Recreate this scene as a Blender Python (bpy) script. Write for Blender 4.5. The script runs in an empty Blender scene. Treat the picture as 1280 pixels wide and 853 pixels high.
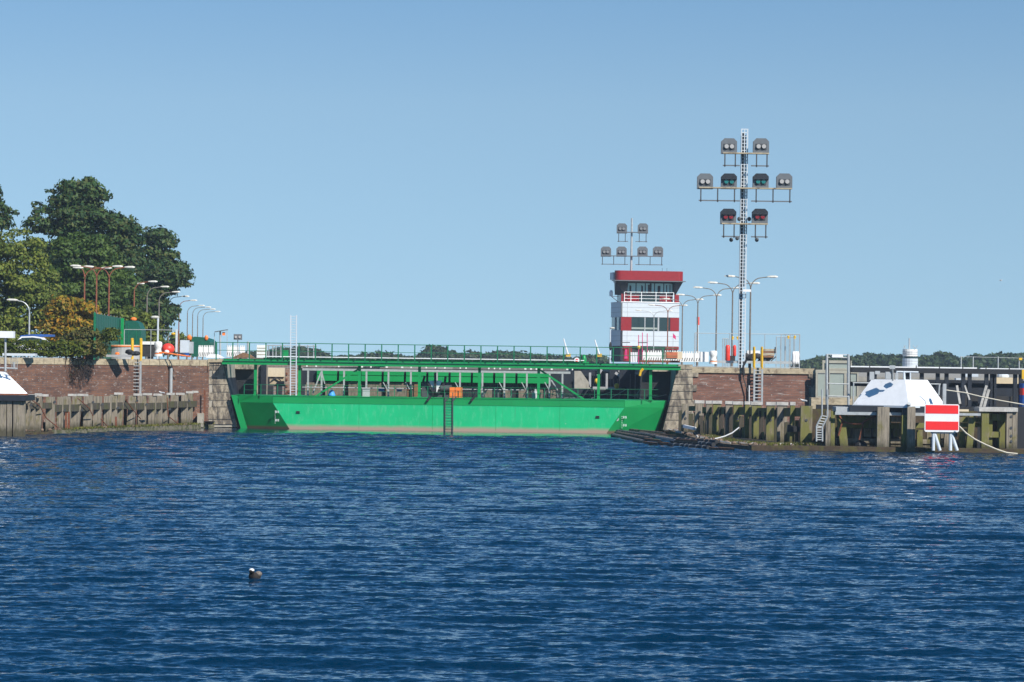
import bpy, math, random
import numpy as np
from mathutils import Vector, Matrix
random.seed(7)
rng = np.random.default_rng(11)
scene = bpy.context.scene
COL = scene.collection
R = math.radians

# ------------------------------------------------------------------ camera
F = 3770.0            # focal length in pixels of the 1280 px wide picture
HZ = 454.0            # row of the horizon
H = 6.6               # camera height over the water
ROLL = 0.013
HAZE = 0.00012
cd = bpy.data.cameras.new("camera"); cam = bpy.data.objects.new("camera", cd); COL.objects.link(cam)
cd.sensor_width = 36.0; cd.sensor_fit = 'HORIZONTAL'; cd.lens = F/1280*36.0
cd.shift_y = (HZ-426.5)/1280.0
cd.clip_start = 0.5; cd.clip_end = 9000
cam.matrix_world = Matrix.Translation((0,0,H)) @ Matrix.Rotation(R(90),4,'X') @ Matrix.Rotation(ROLL,4,'Z')
scene.camera = cam

# ------------------------------------------------------------------ light
SUN_EL = R(40); SUN_AZ = R(40)     # azimuth to the right of straight behind the camera
to_sun = Vector((math.sin(SUN_AZ)*math.cos(SUN_EL), -math.cos(SUN_AZ)*math.cos(SUN_EL), math.sin(SUN_EL)))
w = bpy.data.worlds.new("World"); scene.world = w; w.use_nodes = True
nt = w.node_tree; nt.nodes.clear()
sky = nt.nodes.new('ShaderNodeTexSky'); sky.sky_type = 'NISHITA'; sky.sun_disc = False
sky.sun_elevation = SUN_EL; sky.sun_rotation = math.atan2(to_sun.x, to_sun.y)
sky.air_density = 1.0; sky.dust_density = 0.3; sky.ozone_density = 3.0; sky.altitude = 0
tint = nt.nodes.new('ShaderNodeMixRGB'); tint.blend_type = 'MULTIPLY'; tint.inputs[0].default_value = 1
tint.inputs[2].default_value = (0.97, 1.0, 0.92, 1)
bg = nt.nodes.new('ShaderNodeBackground'); bg.inputs[1].default_value = 0.104
wo = nt.nodes.new('ShaderNodeOutputWorld')
tc_ = nt.nodes.new('ShaderNodeTexCoord'); vm = nt.nodes.new('ShaderNodeVectorMath'); vm.operation = 'MULTIPLY_ADD'
vm.inputs[1].default_value = (1,1,.86); vm.inputs[2].default_value = (0,0,.14)      # a clear, dry horizon without the yellow band
vn = nt.nodes.new('ShaderNodeVectorMath'); vn.operation = 'NORMALIZE'
nt.links.new(tc_.outputs['Generated'], vm.inputs[0]); nt.links.new(vm.outputs[0], vn.inputs[0]); nt.links.new(vn.outputs[0], sky.inputs[0])
nt.links.new(sky.outputs[0], tint.inputs[1])
sx_ = nt.nodes.new('ShaderNodeSeparateXYZ'); nt.links.new(tc_.outputs['Generated'], sx_.inputs[0])
rp_ = nt.nodes.new('ShaderNodeValToRGB'); nt.links.new(sx_.outputs['Z'], rp_.inputs[0])
rp_.color_ramp.elements[0].position = .085; rp_.color_ramp.elements[0].color = (1,1,1,1)
rp_.color_ramp.elements[1].position = .25; rp_.color_ramp.elements[1].color = (.20,.62,.97,1)      # deeper blue higher up
t2_ = nt.nodes.new('ShaderNodeMixRGB'); t2_.blend_type = 'MULTIPLY'; t2_.inputs[0].default_value = 1
nt.links.new(tint.outputs[0], t2_.inputs[1]); nt.links.new(rp_.outputs[0], t2_.inputs[2]); nt.links.new(t2_.outputs[0], bg.inputs[0]); nt.links.new(bg.outputs[0], wo.inputs[0])
sd = bpy.data.lights.new("sun", 'SUN'); sd.energy = 4.9; sd.angle = R(0.5); sd.color = (1.0, 0.95, 0.87)
so = bpy.data.objects.new("sun", sd); COL.objects.link(so); so.rotation_euler = to_sun.to_track_quat('Z','Y').to_euler()
so.location = (60,-60,80)
scene.view_settings.view_transform = 'Standard'; scene.view_settings.look = 'None'
scene.view_settings.exposure = 0.35; scene.view_settings.gamma = 1; scene.view_settings.use_curve_mapping = False
scene.cycles.use_denoising = True
scene.cycles.max_bounces = 6; scene.cycles.transparent_max_bounces = 8
scene.cycles.caustics_reflective = False; scene.cycles.caustics_refractive = False
scene.cycles.volume_max_steps = 32

# ------------------------------------------------------------------ helpers
def UV(px, py):
    u = px-640.0; v = HZ-py
    c, s = math.cos(ROLL), math.sin(ROLL)
    return u*c - v*s, u*s + v*c
def P(px, py, Y):
    U, V = UV(px, py)
    return Vector((U*Y/F, Y, H+V*Y/F))
def PX(px, Y, py=480): return P(px, py, Y).x
def PZ(py, Y, px=640): return P(px, py, Y).z
def groundY(px, py, z=0.0):
    return F*(H-z)/(-UV(px, py)[1])

def nodes_of(name):
    m = bpy.data.materials.new(name); m.use_nodes = True
    t = m.node_tree; b = t.nodes['Principled BSDF']
    return m, t, b
def ramp(t, fac, stops):
    r = t.nodes.new('ShaderNodeValToRGB'); t.links.new(fac, r.inputs[0])
    e = r.color_ramp.elements
    while len(e) > 1: e.remove(e[-1])
    e[0].position = stops[0][0]; c = stops[0][1]; e[0].color = (*c,1) if len(c)==3 else c
    for p, c in stops[1:]:
        n = e.new(p); n.color = (*c,1) if len(c)==3 else c
    return r.outputs[0]
def coords(t, scale=(1,1,1), kind='Object'):
    tc = t.nodes.new('ShaderNodeTexCoord'); mp = t.nodes.new('ShaderNodeMapping')
    mp.inputs['Scale'].default_value = scale
    t.links.new(tc.outputs[kind], mp.inputs[0]); return mp.outputs[0]
def noise(t, vec, scale, detail=4, rough=0.6):
    n = t.nodes.new('ShaderNodeTexNoise'); n.inputs['Scale'].default_value = scale
    n.inputs['Detail'].default_value = detail; n.inputs['Roughness'].default_value = rough
    t.links.new(vec, n.inputs['Vector']); return n.outputs['Fac']
def mix(t, fac, a, b, mode='MIX'):
    m = t.nodes.new('ShaderNodeMixRGB'); m.blend_type = mode
    if isinstance(fac, (int,float)): m.inputs[0].default_value = fac
    else: t.links.new(fac, m.inputs[0])
    for i, x in ((1,a),(2,b)):
        if isinstance(x, tuple): m.inputs[i].default_value = (*x,1)
        else: t.links.new(x, m.inputs[i])
    return m.outputs[0]
def sc3(c, k): return tuple(min(1,x*k) for x in c)

def M(name, col, rough=.55, metal=0, var=.18, scale=2.0, stretch=(1,1,1), island=0.0, dirt=None, dirt_at=.62, dirt_scale=1.2, dirt_stretch=(1,1,1), bump=0):
    """weathered paint / stone / wood: noise tone, per-piece tone, patches of dirt"""
    m, t, b = nodes_of(name)
    v = coords(t, stretch)
    c = ramp(t, noise(t, v, scale), [(0.3, sc3(col,1-var)), (0.7, sc3(col,1+var))])
    if island:
        g = t.nodes.new('ShaderNodeNewGeometry')
        rr = ramp(t, g.outputs['Random Per Island'], [(0,(1-island,)*3),(1,(1+island*.0+0.0,)*3)])
        c = mix(t, 1.0, c, rr, 'MULTIPLY')
    if dirt:
        v2 = coords(t, dirt_stretch)
        f = ramp(t, noise(t, v2, dirt_scale, 6, .7), [(dirt_at-.06,(0,0,0)),(dirt_at+.06,(1,1,1))])
        c = mix(t, f, c, dirt)
    t.links.new(c, b.inputs['Base Color'])
    b.inputs['Roughness'].default_value = rough; b.inputs['Metallic'].default_value = metal
    if bump:
        bp = t.nodes.new('ShaderNodeBump'); bp.inputs['Strength'].default_value = bump; bp.inputs['Distance'].default_value = .05
        t.links.new(noise(t, v, scale*4), bp.inputs['Height']); t.links.new(bp.outputs[0], b.inputs['Normal'])
    return m

MT = {}
G = (0.0, .255, .062)
MT['green'] = M('green_paint', G, .45, var=.08, scale=.5, dirt=(.02,.14,.04), dirt_at=.72, dirt_scale=2, dirt_stretch=(3,3,.6))
MT['green_dark'] = M('dark_green_paint', (.0,.15,.06), .5, var=.12)
MT['green_teal'] = M('teal_green_sheet', (.0,.085,.05), .5, var=.2, scale=3)
MT['steel'] = M('galvanised_steel', (.42,.44,.44), .5, .3, var=.15, scale=4)
MT['steel_dark'] = M('dark_steel', (.05,.055,.06), .6, 0, var=.3)
MT['grey_dark'] = M('blackened_steel', (.025,.024,.024), .7, 0, var=.4)
MT['grey'] = M('grey_paint', (.12,.13,.14), .6, 0, var=.1)
MT['grey_light'] = M('light_grey_paint', (.38,.40,.41), .6, 0, var=.1)
MT['black'] = M('black_rubber', (.012,.013,.016), .6, 0, var=.3)
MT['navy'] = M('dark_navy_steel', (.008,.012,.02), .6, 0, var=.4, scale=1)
MT['white'] = M('white_paint', (.78,.79,.80), .5, 0, var=.05, dirt=(.5,.48,.45), dirt_at=.68)
MT['white_plastic'] = M('white_plastic', (.80,.79,.76), .4, 0, var=.06, island=.08)
MT['white_panel'] = M('white_cladding', (.55,.60,.64), .45, 0, var=.05)
MT['red'] = M('red_paint', (.25,.004,.008), .45, 0, var=.1)
MT['red_bright'] = M('red_sign_paint', (.80,.02,.02), .45, 0, var=.04)
MT['red_plastic'] = M('red_plastic', (.75,.05,.03), .45, 0, var=.12)
MT['orange'] = M('orange_plastic', (.85,.20,.03), .5, 0, var=.12)
MT['yellow'] = M('yellow_paint', (.70,.42,.02), .5, 0, var=.12)
MT['rust'] = M('rusty_steel', (.17,.055,.025), .8, 0, var=.45, scale=5)
MT['lamp_rust'] = M('rusty_lamp_pole', (.22,.07,.035), .8, 0, var=.35, scale=3)
MT['lamp_grey'] = M('weathered_lamp_pole', (.17,.15,.13), .7, 0, var=.3, scale=3)
MT['lamp_head'] = M('pale_lamp_head', (.55,.53,.47), .5, 0, var=.05)
MT['concrete'] = M('concrete', (.36,.33,.27), .85, 0, var=.2, scale=1.5, dirt=(.15,.13,.10), dirt_at=.62)
MT['concrete_grey'] = M('grey_concrete', (.36,.36,.36), .85, 0, var=.12, scale=1.5)
MT['coping'] = M('coping_stone', (.40,.33,.22), .85, 0, var=.25, scale=2, stretch=(1,1,3), dirt=(.14,.10,.07), dirt_at=.6)
MT['stone'] = M('granite_block', (.40,.34,.25), .85, 0, var=.32, scale=1.6, island=.34, dirt=(.12,.10,.08), dirt_at=.52, dirt_scale=1.5, dirt_stretch=(1.5,1.5,.5), bump=.6)
MT['beige'] = M('beige_panel', (.62,.52,.36), .7, 0, var=.08)
MT['blue'] = M('blue_tarpaulin', (.02,.09,.32), .6, 0, var=.3)
MT['blue_light'] = M('bright_blue_sheet', (.05,.30,.75), .6, 0, var=.3)
MT['pink'] = M('pink_fabric', (.60,.03,.16), .7, 0, var=.2)
MT['rope'] = M('pale_rope', (.55,.50,.40), .9, 0, var=.15)
MT['feather_white'] = M('white_feathers', (.75,.74,.72), .8, 0, var=.05)
MT['feather_dark'] = M('dark_feathers', (.02,.016,.014), .8, 0, var=.3)
MT['beak'] = M('yellow_bill', (.6,.35,.05), .5)
MT['rubble'] = M('rubble', (.20,.14,.10), .95, 0, var=.5, scale=3, island=.5)
MT['soil'] = M('soil', (.12,.085,.05), .95, 0, var=.4, scale=2)
MT['pave'] = M('quay_paving', (.28,.26,.22), .9, 0, var=.25, scale=1)
MT['dirt_brown'] = M('brown_canvas', (.20,.11,.06), .9, 0, var=.3)
MT['panel_green'] = M('grey_green_panel', (.30,.34,.30), .6, 0, var=.06)
MT['panel_frame'] = M('beige_frame', (.36,.34,.27), .7, 0, var=.12)
MT['timber_dark'] = M('wet_dark_timber', (.055,.035,.018), .8, 0, var=.4, scale=3, dirt=(.07,.06,.012), dirt_at=.55)
MT['timber_brown'] = M('brown_timber', (.20,.10,.05), .85, 0, var=.4, scale=3)
MT['timber_drab'] = M('drab_fender_timber', (.17,.125,.10), .9, 0, var=.4, scale=3, stretch=(2,2,.6))
MT['ledge'] = M('weedy_ledge_concrete', (.20,.175,.13), .9, 0, var=.35, scale=2, dirt=(.07,.075,.03), dirt_at=.5, dirt_scale=2)
MT['bark'] = M('bark', (.06,.045,.03), .9, 0, var=.3)

def glass_mat(name, col, rough=.08):
    m, t, b = nodes_of(name)
    b.inputs['Base Color'].default_value = (*col,1); b.inputs['Roughness'].default_value = rough
    b.inputs['Specular IOR Level'].default_value = .6
    return m
MT['glass'] = glass_mat('tinted_glass', (.012,.03,.03))
MT['lens_white'] = glass_mat('clear_lens', (.42,.40,.38), .25)
MT['lens_dull'] = glass_mat('unlit_lens', (.22,.22,.22), .2)
MT['lens_green'] = glass_mat('green_lens', (.01,.16,.15), .12)
MT['lens_red'] = glass_mat('red_lens', (.22,.004,.006), .15)

def hull_mat():
    m, t, b = nodes_of('faded_green_hull_paint')
    v = coords(t, (1,1,1)); v2 = coords(t, (1.2,1,.35))
    c = ramp(t, noise(t, v, .35, 3), [(.3,(.0,.40,.145)),(.7,(.004,.47,.18))])
    f = ramp(t, noise(t, v2, 2.2, 6, .7), [(.52,(0,0,0)),(.72,(.6,.6,.6))])
    c = mix(t, f, c, (.12,.50,.26))
    sp = ramp(t, noise(t, coords(t,(1,1,1.6)), 3.4, 2, .5), [(.74,(0,0,0)),(.77,(1,1,1))])
    c = mix(t, sp, c, (.45,.60,.42))
    st_ = ramp(t, noise(t, coords(t,(2.2,1,.12)), 1.6, 5, .7), [(.60,(0,0,0)),(.72,(.55,.55,.55))])
    c = mix(t, st_, c, (.05,.24,.11))
    # growth line along the water: mud-brown belt with an uneven upper edge
    tc = t.nodes.new('ShaderNodeTexCoord'); sx = t.nodes.new('ShaderNodeSeparateXYZ'); t.links.new(tc.outputs['Object'], sx.inputs[0])
    ad = t.nodes.new('ShaderNodeMath'); ad.operation = 'MULTIPLY_ADD'; t.links.new(noise(t, coords(t,(.5,1,1)), 1.2, 4), ad.inputs[0])
    ad.inputs[1].default_value = -.22; t.links.new(sx.outputs['Z'], ad.inputs[2])
    f2 = ramp(t, ad.outputs[0], [(.08,(1,1,1)),(.2,(.6,.6,.6)),(.42,(0,0,0))])
    c = mix(t, f2, c, (.34,.26,.19))
    t.links.new(c, b.inputs['Base Color']); b.inputs['Roughness'].default_value = .5
    return m
MT['hull'] = hull_mat()
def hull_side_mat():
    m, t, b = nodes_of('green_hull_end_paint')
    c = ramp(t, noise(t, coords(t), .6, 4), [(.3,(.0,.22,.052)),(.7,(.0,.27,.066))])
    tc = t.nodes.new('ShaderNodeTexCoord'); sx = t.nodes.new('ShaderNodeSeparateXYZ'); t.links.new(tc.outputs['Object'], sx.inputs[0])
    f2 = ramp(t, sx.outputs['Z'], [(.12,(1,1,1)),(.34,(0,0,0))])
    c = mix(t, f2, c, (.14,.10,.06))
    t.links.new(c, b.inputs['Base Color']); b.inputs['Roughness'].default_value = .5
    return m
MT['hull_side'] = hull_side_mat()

def brick_mat(name, c1, c2, mortar, bloom=.62):
    m, t, b = nodes_of(name)
    tc = t.nodes.new('ShaderNodeTexCoord'); sx = t.nodes.new('ShaderNodeSeparateXYZ'); t.links.new(tc.outputs['Object'], sx.inputs[0])
    cx = t.nodes.new('ShaderNodeCombineXYZ'); t.links.new(sx.outputs['X'], cx.inputs[0]); t.links.new(sx.outputs['Z'], cx.inputs[1])
    br = t.nodes.new('ShaderNodeTexBrick'); t.links.new(cx.outputs[0], br.inputs['Vector'])
    br.inputs['Scale'].default_value = 1; br.inputs['Brick Width'].default_value = .5; br.inputs['Row Height'].default_value = .17
    br.inputs['Mortar Size'].default_value = .02; br.inputs['Bias'].default_value = -.1
    br.inputs['Color1'].default_value = (*c1,1); br.inputs['Color2'].default_value = (*c2,1); br.inputs['Mortar'].default_value = (*mortar,1)
    big = ramp(t, noise(t, coords(t,(.5,1,1.6)), .5, 5, .65), [(.3,(.55,.55,.6)),(.68,(1.1,1.08,1.02))])
    c = mix(t, 1.0, br.outputs['Color'], big, 'MULTIPLY')
    band = ramp(t, noise(t, coords(t,(.12,.1,3.2)), 1.4, 4, .6), [(.35,(.72,.7,.74)),(.6,(1.05,1.05,1.05))])
    c = mix(t, 1.0, c, band, 'MULTIPLY')
    # lime bloom: short level streaks and blotches
    f = ramp(t, noise(t, coords(t,(.45,1,3.6)), 1.5, 7, .75), [(bloom,(0,0,0)),(bloom+.08,(.8,.8,.8))])
    c = mix(t, f, c, (.42,.38,.34))
    f = ramp(t, noise(t, coords(t,(1,1,1)), 3.2, 5, .75), [(bloom+.05,(0,0,0)),(bloom+.1,(.8,.8,.8))])
    c = mix(t, f, c, (.5,.47,.43))
    t.links.new(c, b.inputs['Base Color']); b.inputs['Roughness'].default_value = .9
    return m
MT['brick'] = brick_mat('purple_brown_brick', (.21,.095,.052), (.145,.072,.045), (.12,.09,.085), .575)
MT['brick_red'] = brick_mat('red_brown_brick', (.29,.125,.08), (.19,.09,.065), (.17,.13,.11), .56)
MT['brick_far'] = brick_mat('chamber_brick', (.34,.20,.13), (.28,.18,.13), (.34,.3,.25), .56)

def timber_mat(name, base, moss, amount):
    m, t, b = nodes_of(name)
    g = t.nodes.new('ShaderNodeNewGeometry')
    v = coords(t, (5,5,.3))
    c = ramp(t, noise(t, v, 2.2, 5, .7), [(.32,sc3(base,.38)),(.5,base),(.68,sc3(base,1.4))])
    rr = ramp(t, g.outputs['Random Per Island'], [(0,(.68,.66,.64)),(.5,(.92,.92,.92)),(1,(1.1,1.08,1.05))])
    c = mix(t, 1.0, c, rr, 'MULTIPLY')
    a = t.nodes.new('ShaderNodeMath'); a.operation = 'MULTIPLY_ADD'
    t.links.new(g.outputs['Random Per Island'], a.inputs[0]); a.inputs[1].default_value = .22
    t.links.new(noise(t, coords(t,(1.5,1.5,.5)), 1.1, 5, .7), a.inputs[2])
    f = ramp(t, a.outputs[0], [(amount,(0,0,0)),(amount+.14,(.9,.9,.9))])
    c = mix(t, f, c, moss)
    # tide mark: wet, weedy foot of the timber
    tc = t.nodes.new('ShaderNodeTexCoord'); sx = t.nodes.new('ShaderNodeSeparateXYZ'); t.links.new(tc.outputs['Object'], sx.inputs[0])
    ad = t.nodes.new('ShaderNodeMath'); ad.operation = 'MULTIPLY_ADD'; t.links.new(noise(t, coords(t,(2,2,1)), 1.6, 4), ad.inputs[0])
    ad.inputs[1].default_value = -.9; t.links.new(sx.outputs['Z'], ad.inputs[2])
    c = mix(t, ramp(t, ad.outputs[0], [(.0,(.8,.8,.8)),(.55,(0,0,0))]), c, (.035,.032,.012))
    t.links.new(c, b.inputs['Base Color']); b.inputs['Roughness'].default_value = .9
    return m
MT['timber'] = timber_mat('weathered_grey_timber', (.25,.215,.165), (.14,.125,.035), .66)
MT['timber_moss'] = timber_mat('mossy_timber', (.21,.175,.12), (.15,.15,.032), .49)
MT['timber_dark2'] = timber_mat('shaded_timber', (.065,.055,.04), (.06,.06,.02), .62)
MT['timber_cap'] = M('bleached_timber_cap', (.50,.48,.44), .9, 0, var=.25, scale=3, island=.3)

def leaf_mat(name, cols, rough=.6, trans=.25):
    m, t, b = nodes_of(name)
    g = t.nodes.new('ShaderNodeNewGeometry')
    n = len(cols)
    c = ramp(t, g.outputs['Random Per Island'], [(i/(n-1), cc) for i, cc in enumerate(cols)])
    big = ramp(t, noise(t, coords(t), .22, 3), [(.35,(.75,.8,.85)),(.65,(1.15,1.12,1.0))])
    c = mix(t, 1.0, c, big, 'MULTIPLY')
    t.links.new(c, b.inputs['Base Color']); b.inputs['Roughness'].default_value = rough
    b.inputs['Specular IOR Level'].default_value = .25
    tr = t.nodes.new('ShaderNodeBsdfTranslucent'); t.links.new(c, tr.inputs[0])
    mx = t.nodes.new('ShaderNodeMixShader'); mx.inputs[0].default_value = trans
    o = t.nodes['Material Output']
    t.links.new(b.outputs[0], mx.inputs[1]); t.links.new(tr.outputs[0], mx.inputs[2]); t.links.new(mx.outputs[0], o.inputs[0])
    return m
MT['leaf_dark'] = leaf_mat('dark_green_leaves', [(.015,.045,.018),(.03,.07,.018),(.06,.10,.024),(.08,.08,.022)], trans=.15)
MT['leaf_mid'] = leaf_mat('olive_green_leaves', [(.06,.10,.015),(.11,.15,.022),(.19,.21,.035),(.15,.18,.03)])
MT['leaf_orange'] = leaf_mat('autumn_leaves', [(.10,.14,.02),(.30,.24,.02),(.46,.22,.015),(.12,.15,.02),(.40,.18,.012),(.16,.17,.02)])
MT['leaf_hedge'] = leaf_mat('hedge_leaves', [(.03,.06,.008),(.10,.13,.012),(.06,.09,.012),(.17,.17,.015)])
MT['leaf_scrub'] = leaf_mat('scrub_leaves', [(.08,.08,.02),(.14,.12,.03),(.07,.10,.02),(.20,.13,.04)])
MT['leaf_far'] = leaf_mat('far_wood_leaves', [(.018,.04,.012),(.035,.06,.018),(.05,.075,.02)], trans=.1)
MT['leaf_mid2'] = leaf_mat('deep_green_leaves', [(.035,.08,.016),(.07,.12,.02),(.10,.15,.028),(.045,.09,.02)])
MT['leaf_dead'] = leaf_mat('withered_leaves', [(.03,.025,.015),(.05,.04,.02),(.04,.05,.015)])
MT['glass_cab'] = glass_mat('pale_cabin_glass', (.22,.42,.42))
MT['rust_orange'] = M('faded_orange_panel', (.50,.14,.06), .6)
MT['feather_mottled'] = M('mottled_feathers', (.17,.14,.115), .8, var=.6, scale=20)
MT['twig'] = M('dead_twigs', (.045,.028,.022), .9, 0, var=.4)
MT['grass'] = leaf_mat('grass_blades', [(.06,.09,.015),(.14,.15,.02),(.20,.15,.05)])

def root_loc(o):
    v = Vector((0,0,0))
    while o is not None:
        v += o.location; o = o.parent
    return v
class MB:
    def __init__(s): s.v = []; s.f = []; s.m = []; s.k = 0
    def add(s, vs, fs):
        n = len(s.v); s.v += [tuple(p) for p in vs]; s.f += [tuple(i+n for i in q) for q in fs]; s.m += [s.k]*len(fs); return s
    def hexa(s, p):      # 8 points: bottom ring 0-3, top ring 4-7
        return s.add(p, [(3,2,1,0),(4,5,6,7),(0,1,5,4),(1,2,6,5),(2,3,7,6),(3,0,4,7)])
    def box(s, x0,x1,y0,y1,z0,z1):
        return s.hexa([(x0,y0,z0),(x1,y0,z0),(x1,y1,z0),(x0,y1,z0),(x0,y0,z1),(x1,y0,z1),(x1,y1,z1),(x0,y1,z1)])
    def prism(s, pts, thick, direction=(0,1,0)):   # front outline (counter-clockwise seen from the front) pushed back
        d = Vector(direction)*thick; n = len(pts); pts = [Vector(p) for p in pts]
        vs = pts + [p+d for p in pts]
        fs = [tuple(range(n)), tuple(range(2*n-1,n-1,-1))]
        for i in range(n):
            j = (i+1)%n; fs.append((j,i,n+i,n+j))
        return s.add(vs, fs)
    def bar(s, a, b, r, r2=None, n=6, cap=True):
        a = Vector(a); b = Vector(b); r2 = r if r2 is None else r2
        d = (b-a)
        if d.length < 1e-6: return s
        d.normalize()
        up = Vector((0,0,1)) if abs(d.z) < .95 else Vector((0,1,0))
        x = d.cross(up).normalized(); y = x.cross(d).normalized()
        o = math.pi/n if n == 4 else 0
        vs = []
        for c, q in ((a,r),(b,r2)):
            for i in range(n):
                t = 2*math.pi*i/n+o; vs.append(c + x*math.cos(t)*q + y*math.sin(t)*q)
        fs = [(i,(i+1)%n,n+(i+1)%n,n+i) for i in range(n)]
        if cap: fs += [tuple(range(n-1,-1,-1)), tuple(range(n,2*n))]
        return s.add(vs, fs)
    def sq(s, a, b, w): return s.bar(a, b, w*.7071, n=4)
    def path(s, pts, r, n=6):
        for a, b in zip(pts, pts[1:]): s.bar(a, b, r, n=n)
        return s
    def lathe(s, c, prof, n=14):   # prof: (radius, z)
        c = Vector(c); vs = []
        for r, z in prof:
            for i in range(n):
                t = 2*math.pi*i/n; vs.append(c+Vector((r*math.cos(t), r*math.sin(t), z)))
        fs = []
        for k in range(len(prof)-1):
            for i in range(n):
                j = (i+1)%n; fs.append((k*n+i,k*n+j,(k+1)*n+j,(k+1)*n+i))
        fs += [tuple(range(n-1,-1,-1)), tuple(range((len(prof)-1)*n, len(prof)*n))]
        return s.add(vs, fs)
    def ball(s, c, r, n=10, m=7):
        r = (r,r,r) if isinstance(r,(int,float)) else r
        vs = []; c = Vector(c)
        for k in range(1,m):
            a = math.pi*k/m
            for i in range(n):
                t = 2*math.pi*i/n; vs.append(c+Vector((r[0]*math.sin(a)*math.cos(t), r[1]*math.sin(a)*math.sin(t), -r[2]*math.cos(a))))
        fs = [(k*n+i,k*n+(i+1)%n,(k+1)*n+(i+1)%n,(k+1)*n+i) for k in range(m-2) for i in range(n)]
        vs += [c-Vector((0,0,r[2])), c+Vector((0,0,r[2]))]
        b = (m-1)*n
        fs += [(b,(i+1)%n,i) for i in range(n)] + [(b+1,(m-2)*n+i,(m-2)*n+(i+1)%n) for i in range(n)]
        return s.add(vs, fs)
    def build(s, name, mats, parent=None, local=False, smooth=False):
        me = bpy.data.meshes.new(name)
        off = Vector((0,0,0)) if local else root_loc(parent) if parent else None
        if off is None:          # a top-level single mesh: put its origin at its base
            a = np.array(s.v); off = Vector(((a[:,0].min()+a[:,0].max())/2, (a[:,1].min()+a[:,1].max())/2, a[:,2].min()))
            loc = off
        else: loc = Vector((0,0,0))
        me.from_pydata([(x-off.x, y-off.y, z-off.z) for x,y,z in s.v], [], s.f)
        if not isinstance(mats, (list,tuple)): mats = [mats]
        for m in mats: me.materials.append(MT[m] if isinstance(m,str) else m)
        if len(mats) > 1: me.polygons.foreach_set('material_index', s.m)
        if smooth: me.polygons.foreach_set('use_smooth', [True]*len(me.polygons))
        me.update()
        o = bpy.data.objects.new(name, me); COL.objects.link(o); o.parent = parent; o.location = loc
        return o
def tag(o, label, cat, group=None):
    assert 4 <= len(label.split()) <= 16, label
    o['label'] = label; o['category'] = cat
    if group: o['group'] = group
    return o
def thing(name, label, cat, loc, rz=0, group=None):
    o = bpy.data.objects.new(name, None); COL.objects.link(o); o.location = loc; o.rotation_euler = (0,0,rz)
    o.empty_display_size = .5
    return tag(o, label, cat, group)
def struct(o, kind='structure'): o['kind'] = kind; return o
def dup(root, loc, label, rz=None, scale=None):
    r = root.copy(); COL.objects.link(r); r.location = loc; r['label'] = label
    if rz is not None: r.rotation_euler = (0,0,rz)
    if scale: r.scale = (scale,)*3
    for ch in list(root.children):
        c = ch.copy(); COL.objects.link(c); c.parent = r
        for g in ch.children:
            d = g.copy(); COL.objects.link(d); d.parent = c
    return r
ORD = ['first','second','third','fourth','fifth','sixth','seventh','eighth','ninth','tenth','eleventh','twelfth','thirteenth','fourteenth','fifteenth','sixteenth']
def pbox(mb, x0,y0,x1,y1,Y,d):     # a box whose front face covers these photo pixels at distance Y, real depth d
    a = P(x0,y1,Y); b = P(x1,y0,Y)
    return mb.box(a.x,b.x,Y,Y+d,a.z,b.z)

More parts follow.
